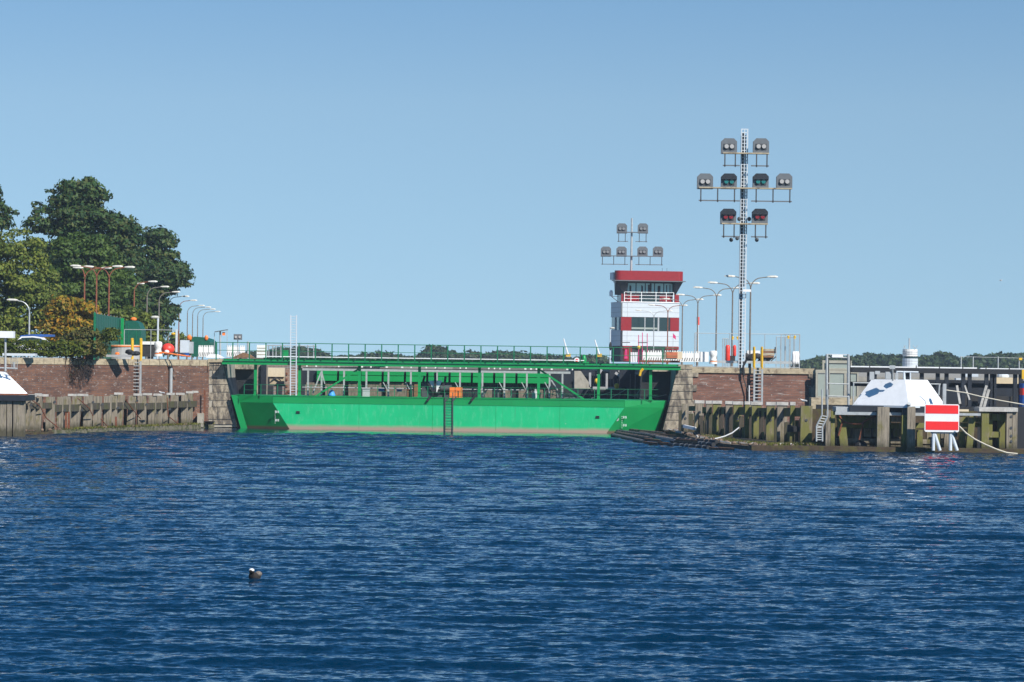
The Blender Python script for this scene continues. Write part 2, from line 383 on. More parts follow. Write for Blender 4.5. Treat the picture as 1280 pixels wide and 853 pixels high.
# ------------------------------------------------------------------ water
def water_mesh():
    rows = [2.0]
    while rows[-1] < 2400:
        y = rows[-1]
        d = 4.0 if y < 44 else min(max(y*y/24882*.30, .075), .32) if y < 300 else y*.05
        rows.append(y+d)
    rows = np.array(rows)
    inner = np.linspace(-.19, .19, 440); step = .19*2/439
    outer = []; q = .19; s = step*2
    while q < 2.2: q += s; s *= 1.5; outer.append(q)
    tx = np.concatenate([-np.array(outer[::-1]), inner, np.array(outer)])
    Yg, T = np.meshgrid(rows, tx, indexing='ij'); Xg = Yg*T
    cell = np.concatenate([np.diff(rows), [100]])[:,None]*np.ones_like(T)
    cx = np.maximum(cell, (np.gradient(tx)*1.0)[None,:]*Yg)
    Z = np.zeros_like(Xg)
    K = 90
    for k in range(K):
        lam = .26*(3.6/.26)**((k+rng.random())/K)
        th = rng.normal(0, .20+.22*(lam < 1.0)) + .06              # wind blows roughly towards the camera
        kx, ky = math.sin(th)*2*math.pi/lam, math.cos(th)*2*math.pi/lam
        slope = .0200*(1.25 if lam < 1.3 else 1.0)
        amp = slope*lam/(2*math.pi)*1.414
        fade = np.clip((lam/cx-1.8)/1.5, 0, 1)*(1+.9*np.clip((Yg-140)/110,0,1))
        ph = rng.random()*6.283
        g = .65+.35*np.sin(Xg*.021*(1+k%3)+Yg*.013*(1+k%2)+k)     # gusts
        ar = kx*Xg+ky*Yg+ph
        Z += amp*fade*g*(np.sin(ar)+.36*np.sin(2*ar)+.12*np.sin(3*ar))
    calm = np.clip((274+2.5*np.sin(Xg*.35)-Yg)/5, 0.10, 1)             # sheltered water by the gate
    Z *= np.where(Yg > 300, 0, calm)
    vs = np.stack([Xg, Yg, Z], -1).reshape(-1,3).astype(np.float32)
    nr, nc = Xg.shape
    i = (np.arange(nr-1)[:,None]*nc+np.arange(nc-1)[None,:]).ravel()
    q = np.stack([i, i+1, i+nc+1, i+nc], -1).astype(np.int32)
    me = bpy.data.meshes.new('water')
    me.vertices.add(len(vs)); me.vertices.foreach_set('co', vs.ravel())
    me.loops.add(q.size); me.loops.foreach_set('vertex_index', q.ravel())
    me.polygons.add(len(q)); me.polygons.foreach_set('loop_start', np.arange(0,q.size,4,dtype=np.int32)); me.polygons.foreach_set('loop_total', np.full(len(q),4,dtype=np.int32))
    me.update(calc_edges=True); me.polygons.foreach_set('use_smooth', [True]*len(q))
    m, t, b = nodes_of('sea_water')
    b.inputs['Base Color'].default_value = (.0003,.017,.042,1)
    b.inputs['Roughness'].default_value = .05; b.inputs['IOR'].default_value = 1.33
    # small ripples below the size of the mesh, calmer towards the gate
    def ncol(scale, st):
        n = t.nodes.new('ShaderNodeTexNoise'); n.inputs['Scale'].default_value = scale; n.inputs['Detail'].default_value = 4; n.inputs['Roughness'].default_value = .6
        t.links.new(coords(t, st), n.inputs['Vector']); return n.outputs['Color']
    def vmath(op, a, b_=None, sc=None):
        n = t.nodes.new('ShaderNodeVectorMath'); n.operation = op
        for k_, x in ((0,a),(1,b_)):
            if x is None: continue
            if isinstance(x, tuple): n.inputs[k_].default_value = x
            else: t.links.new(x, n.inputs[k_])
        if sc is not None:
            if isinstance(sc, float): n.inputs['Scale'].default_value = sc
            else: t.links.new(sc, n.inputs['Scale'])
        return n.outputs[0]
    d1 = vmath('SUBTRACT', ncol(1.6,(.7,1.6,1)), (.5,.5,.5)); d2 = vmath('SUBTRACT', ncol(7.5,(.7,1.3,1)), (.5,.5,.5))
    dd = vmath('MULTIPLY', vmath('ADD', vmath('SCALE', d1, None, .7), vmath('SCALE', d2, None, 1.25)), (.75,1.0,0))
    tc = t.nodes.new('ShaderNodeTexCoord'); sx = t.nodes.new('ShaderNodeSeparateXYZ'); t.links.new(tc.outputs['Object'], sx.inputs[0])
    def mrange(a0,a1,v0,v1):
        mr = t.nodes.new('ShaderNodeMapRange'); mr.inputs['From Min'].default_value = a0; mr.inputs['From Max'].default_value = a1
        mr.inputs['To Min'].default_value = v0; mr.inputs['To Max'].default_value = v1; t.links.new(sx.outputs['Y'], mr.inputs[0]); return mr.outputs[0]
    mu = t.nodes.new('ShaderNodeMath'); mu.operation = 'MULTIPLY'; t.links.new(mrange(60,250,.60,2.2), mu.inputs[0]); t.links.new(mrange(270,276,1,.12), mu.inputs[1])
    g = t.nodes.new('ShaderNodeNewGeometry')
    nn = vmath('NORMALIZE', vmath('ADD', g.outputs['Normal'], vmath('SCALE', dd, None, mu.outputs[0])))
    t.links.new(nn, b.inputs['Normal'])
    me.materials.append(m)
    o = bpy.data.objects.new('water', me); COL.objects.link(o); struct(o)
water_mesh()
# ------------------------------------------------------------------ quays
GZ = 6.42                                   # quay level
Y0 = 290.8
YQ = 289.9                                  # face of the right quay wall
def wline(px):                              # distance of the left brick wall along the picture
    return 290.8 - (262-px)*.115
lw = [P(px,480,wline(px)) for px in (-260,-120,0,120,262)]
m = MB()
pts = [(p.x,p.y+.4) for p in lw] + [(P(283,480,Y0).x, Y0+.5),(P(283,480,Y0).x, 1400),(-900,1400),(-900, lw[0].y)]
n = len(pts); m.add([(x,y,GZ) for x,y in pts]+[(x,y,-2) for x,y in pts], [tuple(range(n))]+[(i+n,(i+1)%n+n,(i+1)%n,i) for i in range(n)])
struct(m.build('ground', 'pave'))
XR0, XR1 = P(866,480,YQ).x, P(1019,480,YQ).x
m = MB(); m.box(XR0-1.6, XR1-.1, YQ+.5, 760, -2, GZ); struct(m.build('ground', 'pave'))
m = MB(); m.box(-300, 700, 760.5, 2300, -2, 3.2); struct(m.build('ground', 'soil'))
m = MB(); m.box(P(1020,480,330).x, 240, 330, 760, -2, 5.6); struct(m.build('ground', 'pave'))

COURSES_L = [453,463,471,481,490.5,500.5,509,524.5,531]
def quoins(root, Lf, Rf, courses, Yf, depth, nameb='quoin'):
    """battered stack of separate rough blocks"""
    for i in range(len(courses)-1):
        a, b = courses[i], courses[i+1]
        m = MB(); j = .45
        l = Lf[i%len(Lf)] if isinstance(Lf,(list,tuple)) else None
        l0 = Lf(a) if callable(Lf) else l; l1 = Lf(b) if callable(Lf) else l
        r = Rf[i%len(Rf)] if isinstance(Rf,(list,tuple)) else None
        r0 = Rf(a) if callable(Rf) else r; r1 = Rf(b) if callable(Rf) else r
        mid0, mid1 = (l0+r0)/2+random.uniform(-3,3), (l1+r1)/2
        two = i in (0,3,6)
        spans = [(l0,mid0-.3,l1,mid0-.3),(mid0+.3,r0,mid0+.3,r1)] if two else [(l0,r0,l1,r1)]
        for (p0,p1,q0,q1) in spans:
            Yb = Yf - random.uniform(0,.05)
            m.prism([P(q0,b-j,Yb),P(q1,b-j,Yb),P(p1,a+j,Yb),P(p0,a+j,Yb)], depth)
        m.build(nameb, 'stone', root)

# left quay wall
t_ = thing('quay_wall', 'long purple-brown brick quay wall with pale coping on the left', 'quay wall', P(60,535,270)*1.0)
t_.location.z = 0
m = MB()
for a, b in zip(lw, lw[1:]):
    m.prism([(a.x,a.y,-1),(b.x,b.y,-1),(b.x,b.y,5.95),(a.x,a.y,5.95)], .9)
m.build('brick_face', 'brick', t_)
m = MB()
for a, b in zip(lw, lw[1:]):
    k = max(1, int((b-a).length/1.6))
    for i in range(k):
        p = a.lerp(b, i/k); q = a.lerp(b, (i+1)/k-.004)
        m.prism([(p.x,p.y-.12,5.952),(q.x,q.y-.12,5.952),(q.x,q.y-.12,6.5),(p.x,p.y-.12,6.5)], 1.4)
m.build('coping', 'coping', t_)
redge = lambda y: 277.5+(y-451)*.225
quoins(t_, [258,266], redge, COURSES_L, Y0-.12, 3.2)
m = MB(); m.prism([P(260,453,Y0-.3),P(279,453,Y0-.3),P(278,448.7,Y0-.3),P(260,448.7,Y0-.3)], 3.3); m.build('cap_stone', 'coping', t_)
m = MB(); m.prism([P(259,534,Y0-.06),P(295.5,534,Y0-.06),P(277.5,453,Y0-.06),P(262,453,Y0-.06)], 5); m.build('pier_core', 'concrete', t_)
# efflorescence-white low stone at the foot
m = MB(); m.box(P(247,530,288).x, P(254,530,288).x, 287.6, 289, .1, 1.4); m.build('foot_block', 'concrete', t_)

# right quay wall
t_ = thing('quay_wall', 'red-brown brick quay wall with battered stone corner right of the green gate', 'quay wall', (XR0+5,YQ,0))
m = MB(); m.box(XR0,XR1,YQ,YQ+.9,-1,5.9); m.build('brick_face','brick_red',t_)
m = MB(); x = XR0-.1
while x < XR1:
    x2 = min(x+1.7, XR1+.1); m.box(x, x2-.008, YQ-.14, YQ+1.3, 5.902, 6.44); x = x2
m.build('coping','coping',t_)
ledge = lambda y: 848-(y-456)*.235
quoins(t_, ledge, [866,873,865,871], [455.5,462,471.7,481,489.5,499.5,508,516,525.5,538], YQ-.12, 3.5)
m = MB(); m.prism([P(830,539,YQ-.06),P(866,539,YQ-.06),P(866,458,YQ-.06),P(849.5,458,YQ-.06)], 5); m.build('pier_core','concrete',t_)
for i,(a,b) in enumerate([(461,472),(472.5,484),(484.5,496),(496.5,509)]):
    m = MB(); pbox(m, 1011+(i%2)*3, a, 1021, b, YQ-.12, 1.2); m.build('quoin','stone',t_)
m = MB(); pbox(m, 1014,498,1066,512, 262,2); m.build('low_stone_block','coping',t_)

# lock chamber walls behind the gate
def chamber(xw, sgn, label, y0):
    t = thing('chamber_wall', label, 'lock wall', (xw, y0, 0))
    m = MB(); m.box(min(xw,xw+sgn*1.5), max(xw,xw+sgn*1.5), y0, 740, -1, 6.3); m.build('stone_face','brick_far',t)
    m = MB(); m.box(min(xw-sgn*.2,xw+sgn*1.6), max(xw-sgn*.2,xw+sgn*1.6), y0, 740, 6.302, 6.72); m.build('coping','coping',t)
    y = y0+6; 
    while y < 620:
        m = MB(); m.box(xw-sgn*.35-.3, xw-sgn*.35+.3, y, y+1.1, -1, 5.6); m.build('fender_post','black',t); y += 13
    return t
xl = P(296,480,301).x; xr = P(838,480,301).x
chamber(xl, -1, 'left side wall of the lock chamber seen behind the green gate', 306)
chamber(xr-2.6, 1, 'shaded right side wall of the lock chamber behind the green gate', 301)
# recesses on both sides of the gate
def recess(label, pts_dark, lintel, x_in):
    t = thing('gate_recess', label, 'recess', (P(x_in,530,300).x, 300, 0))
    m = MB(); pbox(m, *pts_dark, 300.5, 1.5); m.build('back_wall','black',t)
    m = MB(); pbox(m, *lintel, 299.5, .9); m.build('lintel','stone',t)
    return t
tl = recess('dark slot in the left pier where the gate end sits', (276,461,318,536), (276,454,318,461.3), 300)
tr = recess('dark slot in the right pier where the gate end sits', (800,461,862,540), (814,458,862,464.5), 830)
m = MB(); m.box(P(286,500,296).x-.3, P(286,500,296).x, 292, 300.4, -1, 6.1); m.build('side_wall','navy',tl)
m = MB(); m.prism([P(296.2,534,Y0+.35),P(297.2,534,Y0+.35),P(279.2,453,Y0+.35),P(278.2,453,Y0+.35)],9.2); m.build('side_wall','navy',tl)  # added plate along the sunlit pier side, its navy stands in for shade
m = MB(); m.box(P(851,500,296).x, P(851,500,296).x+.4, 293, 300.4, -1, 5.85); m.build('side_wall','stone',tr)

# ------------------------------------------------------------------ the green sliding gate
YG = 289.0; YB = 290.5; YW = 291.3; YR = 298.0
def gx(px, py=500): return P(px,py,YG).x
t_ = thing('lock_gate', 'wide green steel sliding lock gate closing the chamber, with walkway and deck railings', 'lock gate', (gx(560),YG,0))
gate = t_
ZT, ZB = 3.17, 2.50
XL0,XL1,XR1_,XR0_ = P(289,494,YB).x, P(341,495,YG).x, P(781,500,YG).x, P(834,501,YB).x
BL0,BL1,BR1,BR0 = P(303,536,YW).x, P(367,540,YG).x, P(753,541,YG).x, P(819,543,YW).x
def lerp(a,b,k): return a+(b-a)*k
k = (ZT-ZB)/(ZT+.6)
ML0, MR0 = lerp(XL0,BL0,k), lerp(XR0_,BR0,k)
m = MB()
m.add([(ML0,YB,ZB),(XL1,YG,ZB),(XL1,YG,ZT),(XL0,YB,ZT)],[(0,1,2,3)])
m.add([(XL1,YG,ZB),(XR1_,YG,ZB),(XR1_,YG,ZT),(XL1,YG,ZT)],[(0,1,2,3)])
m.add([(XR1_,YG,ZB),(MR0,YB,ZB),(XR0_,YB,ZT),(XR1_,YG,ZT)],[(0,1,2,3)])
m.add([(XL0,YB,ZT),(XL1,YG,ZT),(XR1_,YG,ZT),(XR0_,YB,ZT),(XR0_,YR,ZT),(XL0,YR,ZT)],[(0,1,2,3,4,5)])
m.add([(XL0,YR,-.6),(XR0_,YR,-.6),(XR0_,YR,ZT),(XL0,YR,ZT)],[(3,2,1,0)])
m.add([(BL0,YW,-.6),(BL0,YR,-.6),(XL0,YR,ZT),(XL0,YB,ZT)],[(0,1,2,3)][::-1])
m.add([(BR0,YW,-.6),(BR0,YR,-.6),(XR0_,YR,ZT),(XR0_,YB,ZT)],[(0,1,2,3)])
hull = m.build('hull', 'green', t_)
m = MB(); m.add([(BL1,YG,-.6),(BR1,YG,-.6),(XR1_,YG,ZB),(XL1,YG,ZB)],[(0,1,2,3)])
m.build('front_plating','hull',t_)
m = MB(); m.add([(BL0,YW,-.6),(BL1,YG,-.6),(XL1,YG,ZB),(ML0,YB,ZB)],[(0,1,2,3)]); m.build('end_plating','hull_side',t_)
m = MB(); m.add([(BR1,YG,-.6),(BR0,YW,-.6),(MR0,YB,ZB),(XR1_,YG,ZB)],[(0,1,2,3)]); m.build('end_plating','hull_side',t_)
m = MB(); m.box(XL1,XR1_,YG-.03,YG-.002,ZB-.02,ZB+.03); m.box(XL1,XR1_,YG-.05,YG-.002,ZT-.05,ZT+.04)
for px in (341,449,541,640,700,781): 
    x = gx(px); m.box(x-.02,x+.02,YG-.02,YG-.003,ZB+.05,ZT-.06)
for px in (449,541,620,700):
    x = gx(px); m.box(x-.015,x+.015,YG-.012,YG-.003,.1,ZB-.03)
m.build('rubbing_strip','green',t_)
m = MB(); m.prism([P(301,536,YB-.5),P(309,536,YB-.5),P(297,495,YB-.5),P(289,494,YB-.5)], .25); m.build('sealing_timber','green',t_)
# draught marks
def marks(px, py0, py1, big, Yat):
    m = MB()
    for i in range(7):
        y = lerp(py0,py1,i/6); a = P(px,y,Yat); m.box(a.x-.03,a.x+.03,Yat-.05,Yat-.02,a.z-.025,a.z+.025)
    for (x,y) in big:
        a = P(x,y,Yat)
        for dx in (-.10,.10):
            m.box(a.x+dx-.06,a.x+dx-.03,Yat-.05,Yat-.02,a.z-.1,a.z+.1)
            m.box(a.x+dx+.03,a.x+dx+.06,Yat-.05,Yat-.02,a.z-.1,a.z+.1)
            for dz in (-.1,0,.08): m.box(a.x+dx-.03,a.x+dx+.03,Yat-.05,Yat-.02,a.z+dz,a.z+dz+.025)
    o = m.build('draught_marks','white',t_)
marks(344,514,529,[(346.5,515),(346.5,525.5)], 288.9+.0)
marks(777.5,521,535,[(781,521.8),(781,531.8)], 288.9+.15)
m = MB()
for px,py in ((372.5,515),(747,521)):
    a = P(px,py,YG); m.box(a.x-.17,a.x+.17,YG-.07,YG-.002,a.z-.06,a.z+.07)
    m.box(a.x-.2,a.x+.2,YG-.08,YG-.002,a.z-.14,a.z-.11)
m.build('fairlead','black',t_)
m = MB()
a = P(771,524,YG+.4); m.bar((a.x,YG+.2,a.z),(a.x,YG+.05,a.z),.2,n=12); m.build('mooring_eye','steel',t_)
for px in (537,592):
    m = MB(); a = P(px,498,YG); m.prism([(a.x-.32,YG-.3,a.z-.25),(a.x-.1,YG-.3,a.z-.3),(a.x+.25,YG-.3,a.z+.2),(a.x,YG-.3,a.z+.25)],.3); m.build('bracket','black',t_)
# central ladder
m = MB()
for px in (556.3,566): m.sq(P(px,491,YG-.1),P(px,538.5,YG-.1),.085)
m.sq(P(557,501,YG-.1),P(561,497,YG-.1),.10); m.sq(P(566,501,YG-.1),P(570.5,496,YG-.1),.14)
for i in range(11):
    y = 501+i*3.5; m.bar(P(556,y,YG-.1),P(566,y+.12,YG-.1),.022)
m.build('ladder','steel_dark',t_)

# posts, walkway
for px in (319,374,449,524,599,673,748,813):
    a = P(px,497,YG+.9); top = P(px,458,YG+.9)
    m = MB(); m.box(a.x-.135,a.x+.135,YG+.8,YG+1.1,ZT,6.12)
    m.box(a.x-.2,a.x+.2,YG+.78,YG+1.12,ZT+.002,ZT+.12); m.build('post','green',t_)
for (a,b) in (((449,461),(394,496)),((675.5,463),(731,500))):
    m = MB(); m.sq(P(*a,YG+.95),P(*b,YG+.95),.17); m.build('brace','green',t_)
xa, xb = P(277,450,YG).x, P(851,459,YG).x
m = MB(); m.box(xa,xb,YG+.35,YG+.55,6.12,6.42); m.box(xa,xb,YG+1.4,YG+1.6,6.12,6.42)
m.build('walkway_beam','green',t_)
m = MB(); m.box(xa+.1,xb+.02,YG+.25,YG+1.7,6.422,6.50); m.build('walkway_deck','green_dark',t_)
m = MB(); m.box(xa,xb,YG+1.72,YG+1.78,6.5,6.68); m.build('kick_plate','green',t_)
def railing(name, x0,x1,Y,z0,z1,step,mat,mid=(.5,),r=.028,rp=.04,doubles=(),first=0):
    m = MB()
    m.bar((x0,Y,z1),(x1,Y,z1),r)
    for q in mid: m.bar((x0,Y,lerp(z0,z1,q)),(x1,Y,lerp(z0,z1,q)),r*.7)
    m.build(name+'_rail', mat, t_)
    x = x0+first; i = 0
    while x <= x1+.01:
        m = MB(); m.box(x-rp,x+rp,Y-.02,Y+.03,z0,z1); m.build(name+'_post', mat, t_); x += step; i += 1
rx0 = P(270,430,YG).x; rx1 = P(847,438,YG).x
railing('walkway', rx0, rx1, YG+.3, 6.50, 8.22, 1.587, 'green_dark', (.56,), r=.04, rp=.055)
railing('deck', P(305,490,YG).x, P(823,492,YG).x, YG+.25, ZT, 4.22, 1.6, 'green_dark', (.5,), r=.022, rp=.035)
# rear side of the gate: second walkway, box girder, its posts
m = MB(); m.box(P(330,447,YR).x,P(730,450,YR).x,YR-.9,YR+.4,6.90,6.98); m.build('rear_walkway_deck','white',t_)
m = MB(); x = P(330,447,YR).x; xe = P(736,450,YR).x
while x < xe:
    L = random.uniform(1.6,2.6); m.box(x,min(x+L,xe),YR-.7,YR-.5,6.56,6.82); x += L+.12
m.build('rear_walkway_beam','green',t_)
m = MB(); x = P(395,465,YR).x; xe = P(688,468,YR).x; i = 0
while x < xe:
    m.box(x+.12,min(x+2.1,xe),YR-.5,YR-.1,5.22,5.62); m.box(x+.12,min(x+2.1,xe),YR-.6,YR-.1,4.62,5.16); x += 2.2
m.build('rear_girder','green',t_)
m = MB(); m.box(P(379,465,YR).x,P(700,468,YR).x,YR-.05,YR+.2,4.2,5.9); m.build('rear_plate','navy',t_)
m = MB(); x = P(383,480,YR).x; xe = P(525,480,YR).x; k = 0
while x < xe:
    L = random.uniform(.9,2.1); m.box(x,x+L,YR-.3,YR+.1,ZT,4.52+random.uniform(-.1,.05)); x += L+random.uniform(.2,.5)
m.build('rear_fender_wall','timber_drab',t_)
m = MB(); m.box(P(383,480,YR).x,P(715,480,YR).x,YR+.12,YR+.3,ZT,4.6); m.build('rear_bulkhead','black',t_)
m = MB(); x = P(600,480,YR).x; xe = P(700,480,YR).x
while x < xe:
    L = random.uniform(.5,1.2); m.box(x,x+L,YR-.2,YR+.1,ZT,4.0); x += L+random.uniform(.6,1.2)
m.build('rear_fender_wall','timber_drab',t_)
# small white signs and brackets hanging under the walkway
m = MB()
x = P(383,457,YG+3).x
while x < P(740,459,YG+3).x:
    ww = random.choice([.12,.14,.2]); m.box(x,x+ww,YG+2.6,YG+2.7,5.98,6.0+random.uniform(.3,.42)); x += random.choice([.55,.9,1.5,2.2])
m.build('pipe_hanger','white',t_)
m = MB()
for px in (476,607): 
    a = P(px,457.5,YG+1.3); m.box(a.x-.38,a.x+.38,YG+1.25,YG+1.3,a.z-.16,a.z+.14)
m.build('name_plate','white',t_)

# galvanised staging standing on the gate deck
t_ = thing('pipe_staging', 'long galvanised steel frame standing along the green gate deck', 'steel frame', (P(545,497,YG+3).x,YG+3,ZT))
Ys = YG+4.6
m = MB(); a = P(378,461.3,Ys); b = P(713,466.5,Ys); m.box(a.x,b.x,Ys-.1,Ys+.1,5.62,5.84); m.build('top_rail','steel',t_)
m = MB(); m.bar((a.x,Ys-.1,3.98),(P(655,490,Ys).x,Ys-.1,3.98),.05); m.build('hand_rail','steel',t_)
for px in (385,402,430,458,485.5,513.5,546,575,603,630.5,658.5,687,703):
    m = MB(); a = P(px,480,Ys); m.box(a.x-.085,a.x+.085,Ys-.08,Ys+.08,ZT,5.62); m.build('leg','steel',t_)
m = MB(); m.sq(P(402,464,Ys),P(391,492,Ys),.13); m.sq(P(402,464,Ys),P(406,480,Ys),.1)
for px in (482,510,572,627,655,684): m.sq(P(px-3,478,Ys-.2),P(px+2,487,Ys-.2),.09)
m.sq(P(689,475,Ys),P(697,488,Ys),.12)
m.build('strut','steel',t_)
# things lying on the gate deck
YD = YG+1.9
def dbox(name, x0,y0,x1,y1, mat, label, cat, Y=YD, d=.8, trim=None):
    t = thing(name, label, cat, (P((x0+x1)/2,y1,Y).x, Y, P((x0+x1)/2,y1,Y).z))
    m = MB(); a = P(x0,y1,Y); b = P(x1,y0,Y); e = .05
    m.box(a.x,b.x,Y,Y+d,a.z,b.z-.07); m.build('body',mat,t)
    m = MB(); m.box(a.x-e,b.x+e,Y-e,Y+d+e,b.z-.068,b.z); m.build('lid',trim or mat,t)
    return t
t = thing('orange_cabinet', 'bright orange pair of cabinets on the gate deck above the black ladder', 'cabinet', (P(570,497,YG+.7).x,YG+.7,ZT))
for x0,x1 in ((562,568.6),(569.2,577.8)):
    m = MB(); a = P(x0,497,YG+.6); b = P(x1,484.5,YG+.6); m.box(a.x,b.x,YG+.6,YG+1.2,ZT+.05,b.z); m.build('cupboard','orange',t)
m = MB(); a = P(561.5,497,YG+.6); m.box(a.x,P(578.2,497,YG+.6).x,YG+.58,YG+1.22,ZT,ZT+.05); m.build('base','steel_dark',t)
dbox('grey_box', 453,486,462,497.2,'grey_light','light grey steel box on the gate deck beside the third upright','box')
dbox('rust_crate',516,478,523,496,'timber_brown','tall rusty brown crate on the gate deck left of the white tarpaulin','crate',trim='rust')
dbox('rust_crate',509,487,515,497,'timber_brown','low rusty brown crate beside the tall rusty crate on the gate','crate',trim='rust')
dbox('blue_crate',473,486,480,489.5,'blue','flat dark blue crate on the gate deck right of the grey box','crate',Y=YD+.8)
dbox('blue_crate',496,487,502,489.6,'blue','flat dark blue crate in front of the rusty brown crates','crate',Y=YD+.8)
m = MB(); a = P(414.5,497.5,YD)
m.lathe((a.x,a.y,ZT),[(.34,0),(.38,.12),(.28,.3),(.22,.5),(.1,.62)],12); tag(m.build('blue_bag','blue_light',smooth=True),'small bright blue sack standing on the gate deck near the brace','sack')
m = MB(); a = P(669,499,YD); m.lathe((a.x,a.y,ZT),[(.32,0),(.34,.1),(.3,.5),(.12,.75),(.1,.95)],8); tag(m.build('grey_cover','grey_light'),'small light grey covered hoist near the sixth upright of the gate','hoist')
# winch machinery under a white tarpaulin
t = thing('winch', 'dark winch machinery with a white split tarpaulin in mid gate', 'winch', (P(545,497,YD).x,YD,ZT))
m = MB()
for (x0,y0,x1,y1) in ((527,477,536,497),(536,487,540,497),(553,479,561,497),(549,488,556,497),(541,492,549,497)): pbox(m,x0,y0,x1,y1,YD+.2,1.0)
a = P(557,486,YD); m.bar((a.x-.5,YD+.1,a.z),(a.x+.6,YD+.1,a.z),.35,n=12); m.build('housing','steel_dark',t)
m = MB(); m.prism([P(535.5,476,YD+.1),P(543.3,492,YD+.1),P(543.3,476,YD+.1)],.3); m.prism([P(545.5,476,YD+.1),P(545.5,491,YD+.1),P(553,476,YD+.1)],.3); m.build('tarpaulin','white',t)
m = MB()
for (p,q) in (((535,478),(544,494)),((556,478),(548,492)),((529,477),(531,470)),((556,478),(557,471)),((544,494),(544,466))): m.sq(P(*p,YD),P(*q,YD),.22)
m.build('arm','black',t)
m = MB(); 
for k in range(26):
    x = random.uniform(580,700); p = P(x,497,YD+random.uniform(.3,2)); h = random.uniform(.3,1.3); m.sq(p,(p.x+random.uniform(-.5,.5),p.y,p.z+h),.08)
for k in range(14):
    x = random.uniform(700,820); p = P(x,498,YD+1); m.sq(p,(p.x+random.uniform(-2.2,2.2),p.y,p.z+random.uniform(.2,1.0)),.07)
o = tag(m.build('scrap_heap','grey'),'tangle of thin grey rods and pipes on the right gate deck','scrap'); o['kind'] = 'stuff'
# tall aluminium ladder
t = thing('aluminium_ladder', 'tall pale aluminium ladder rising from the gate deck above the walkway', 'ladder', (P(366,497,YG-.2).x,YG-.2,ZT))
for px in (363,370.2):
    m = MB(); m.sq(P(px,497,YG+.1),P(px+.5,394,YG+.1),.1); m.build('rail','white_panel',t)
m = MB()
for i in range(31): y = 396+i*3.3; m.bar(P(363.2,y,YG+.1),P(370.4,y,YG+.1),.03)
m.build('rungs','white_panel',t)
# things in the chamber opening
t = thing('wall_scaffold', 'beige panelled hut hanging on the chamber wall behind the green gate', 'hut', (P(344,490,312).x,312,0))
m = MB(); pbox(m,332,460,355.5,471,312,1.2); m.build('upper_panel','beige',t)
m = MB(); pbox(m,337,471.4,355.5,480.6,312.2,1); m.build('lower_panel','coping',t)
m = MB(); m.sq(P(339,476,312),P(345,472,312),.1); m.sq(P(345,472,312),P(351,476,312),.1); pbox(m,336,480.8,356,483,312,.6); m.build('bracket','steel_dark',t)
t = thing('stone_pier', 'pale brick pier with rust marks behind the tall aluminium ladder', 'pier', (P(365,490,309).x,309,0))
m = MB(); pbox(m,356.5,461,373,497,309,2); m.build('brickwork','brick_far',t)
m = MB()
for y in (466,473,481,491): pbox(m,357,y,359.5,y+3,308.9,.05)
pbox(m,359,488,372,491,308.88,.06); m.build('rust_plate','rust',t)
t = thing('stone_pier', 'narrow stone pier right of the dark left gate slot', 'pier', (P(325,490,305).x,305,0))
m = MB(); pbox(m,313,457,333,497,305,2); m.build('masonry','stone',t)
m = MB(); pbox(m,326,455,333,497,304.6,.3); m.build('fender','navy',t)
m = MB(); pbox(m,317,455,320,463,304.6,.2); m.build('junction_box','rust',t)
t = thing('concrete_block', 'pale concrete block with sloping side behind the seventh gate upright', 'block', (P(727,486,330).x,330,2))
m = MB(); m.prism([P(718,486,330),P(738,486,330),P(736,478,330),P(726,464,330),P(718,464,330)],4); m.build('body','concrete',t)
m = MB(); pbox(m,736,466,739,484,330,.5); pbox(m,757,467,760,486,330,.5); m.build('post','concrete_grey',t)
t = thing('far_gate_machinery', 'dark steel machinery and struts far inside the lock chamber', 'machinery', (P(765,490,345).x,345,1))
m = MB()
for (x0,y0,x1,y1,Y) in ((700,464,718,497,352),(738,486,775,500,345),(727,463,744,470,350),(762,462,776,474,350),(690,487,736,499,346)):
    m = MB(); pbox(m,x0,y0,x1,y1,Y,2); m.build('steel_housing','navy',t)
m = MB()
for (p,q) in (((774,463),(781,475)),((781,463),(775,476)),((769,466),(790,480)),((752,462),(747,470)),((795,464),(777,474))): m.sq(P(*p,344),P(*q,344),.3)
pbox(m,741,484,775,487,344,.5); m.build('strut','concrete_grey',t)
m = MB(); 
for (x,y) in ((771,483),(746,477),(801,470)): m.ball(P(x,y,343),(.3,.3,.35))
m.build('float','yellow',t)
m = MB(); pbox(m,774,461,817,500,325,.8); tag(m.build('steel_bulkhead','navy'),'large dark steel bulkhead deep behind the right end of the gate','bulkhead')
# ------------------------------------------------------------------ timber fenders
def slab(m, px, wpx, ytop, Y, zb=-.5, lean=0.0, d=.5, zt=None):
    a = P(px-wpx/2, ytop, Y); b = P(px+wpx/2, ytop, Y)
    z1 = a.z if zt is None else zt; L = lean*(z1-zb)
    ta = random.uniform(-.04,.04)
    return m.hexa([(a.x-L,Y,zb),(b.x-L,Y,zb),(b.x-L,Y+d,zb),(a.x-L,Y+d,zb),(a.x,Y+ta,z1),(b.x,Y+ta,z1),(b.x,Y+d,z1+random.uniform(-.05,.05)),(a.x,Y+d,z1)])
def bolt(root, px, py, Y):
    m = MB(); a = P(px,py,Y); m.bar((a.x,Y-.06,a.z),(a.x,Y+.02,a.z),.11,n=8); return m.build('bolt','steel_dark',root)

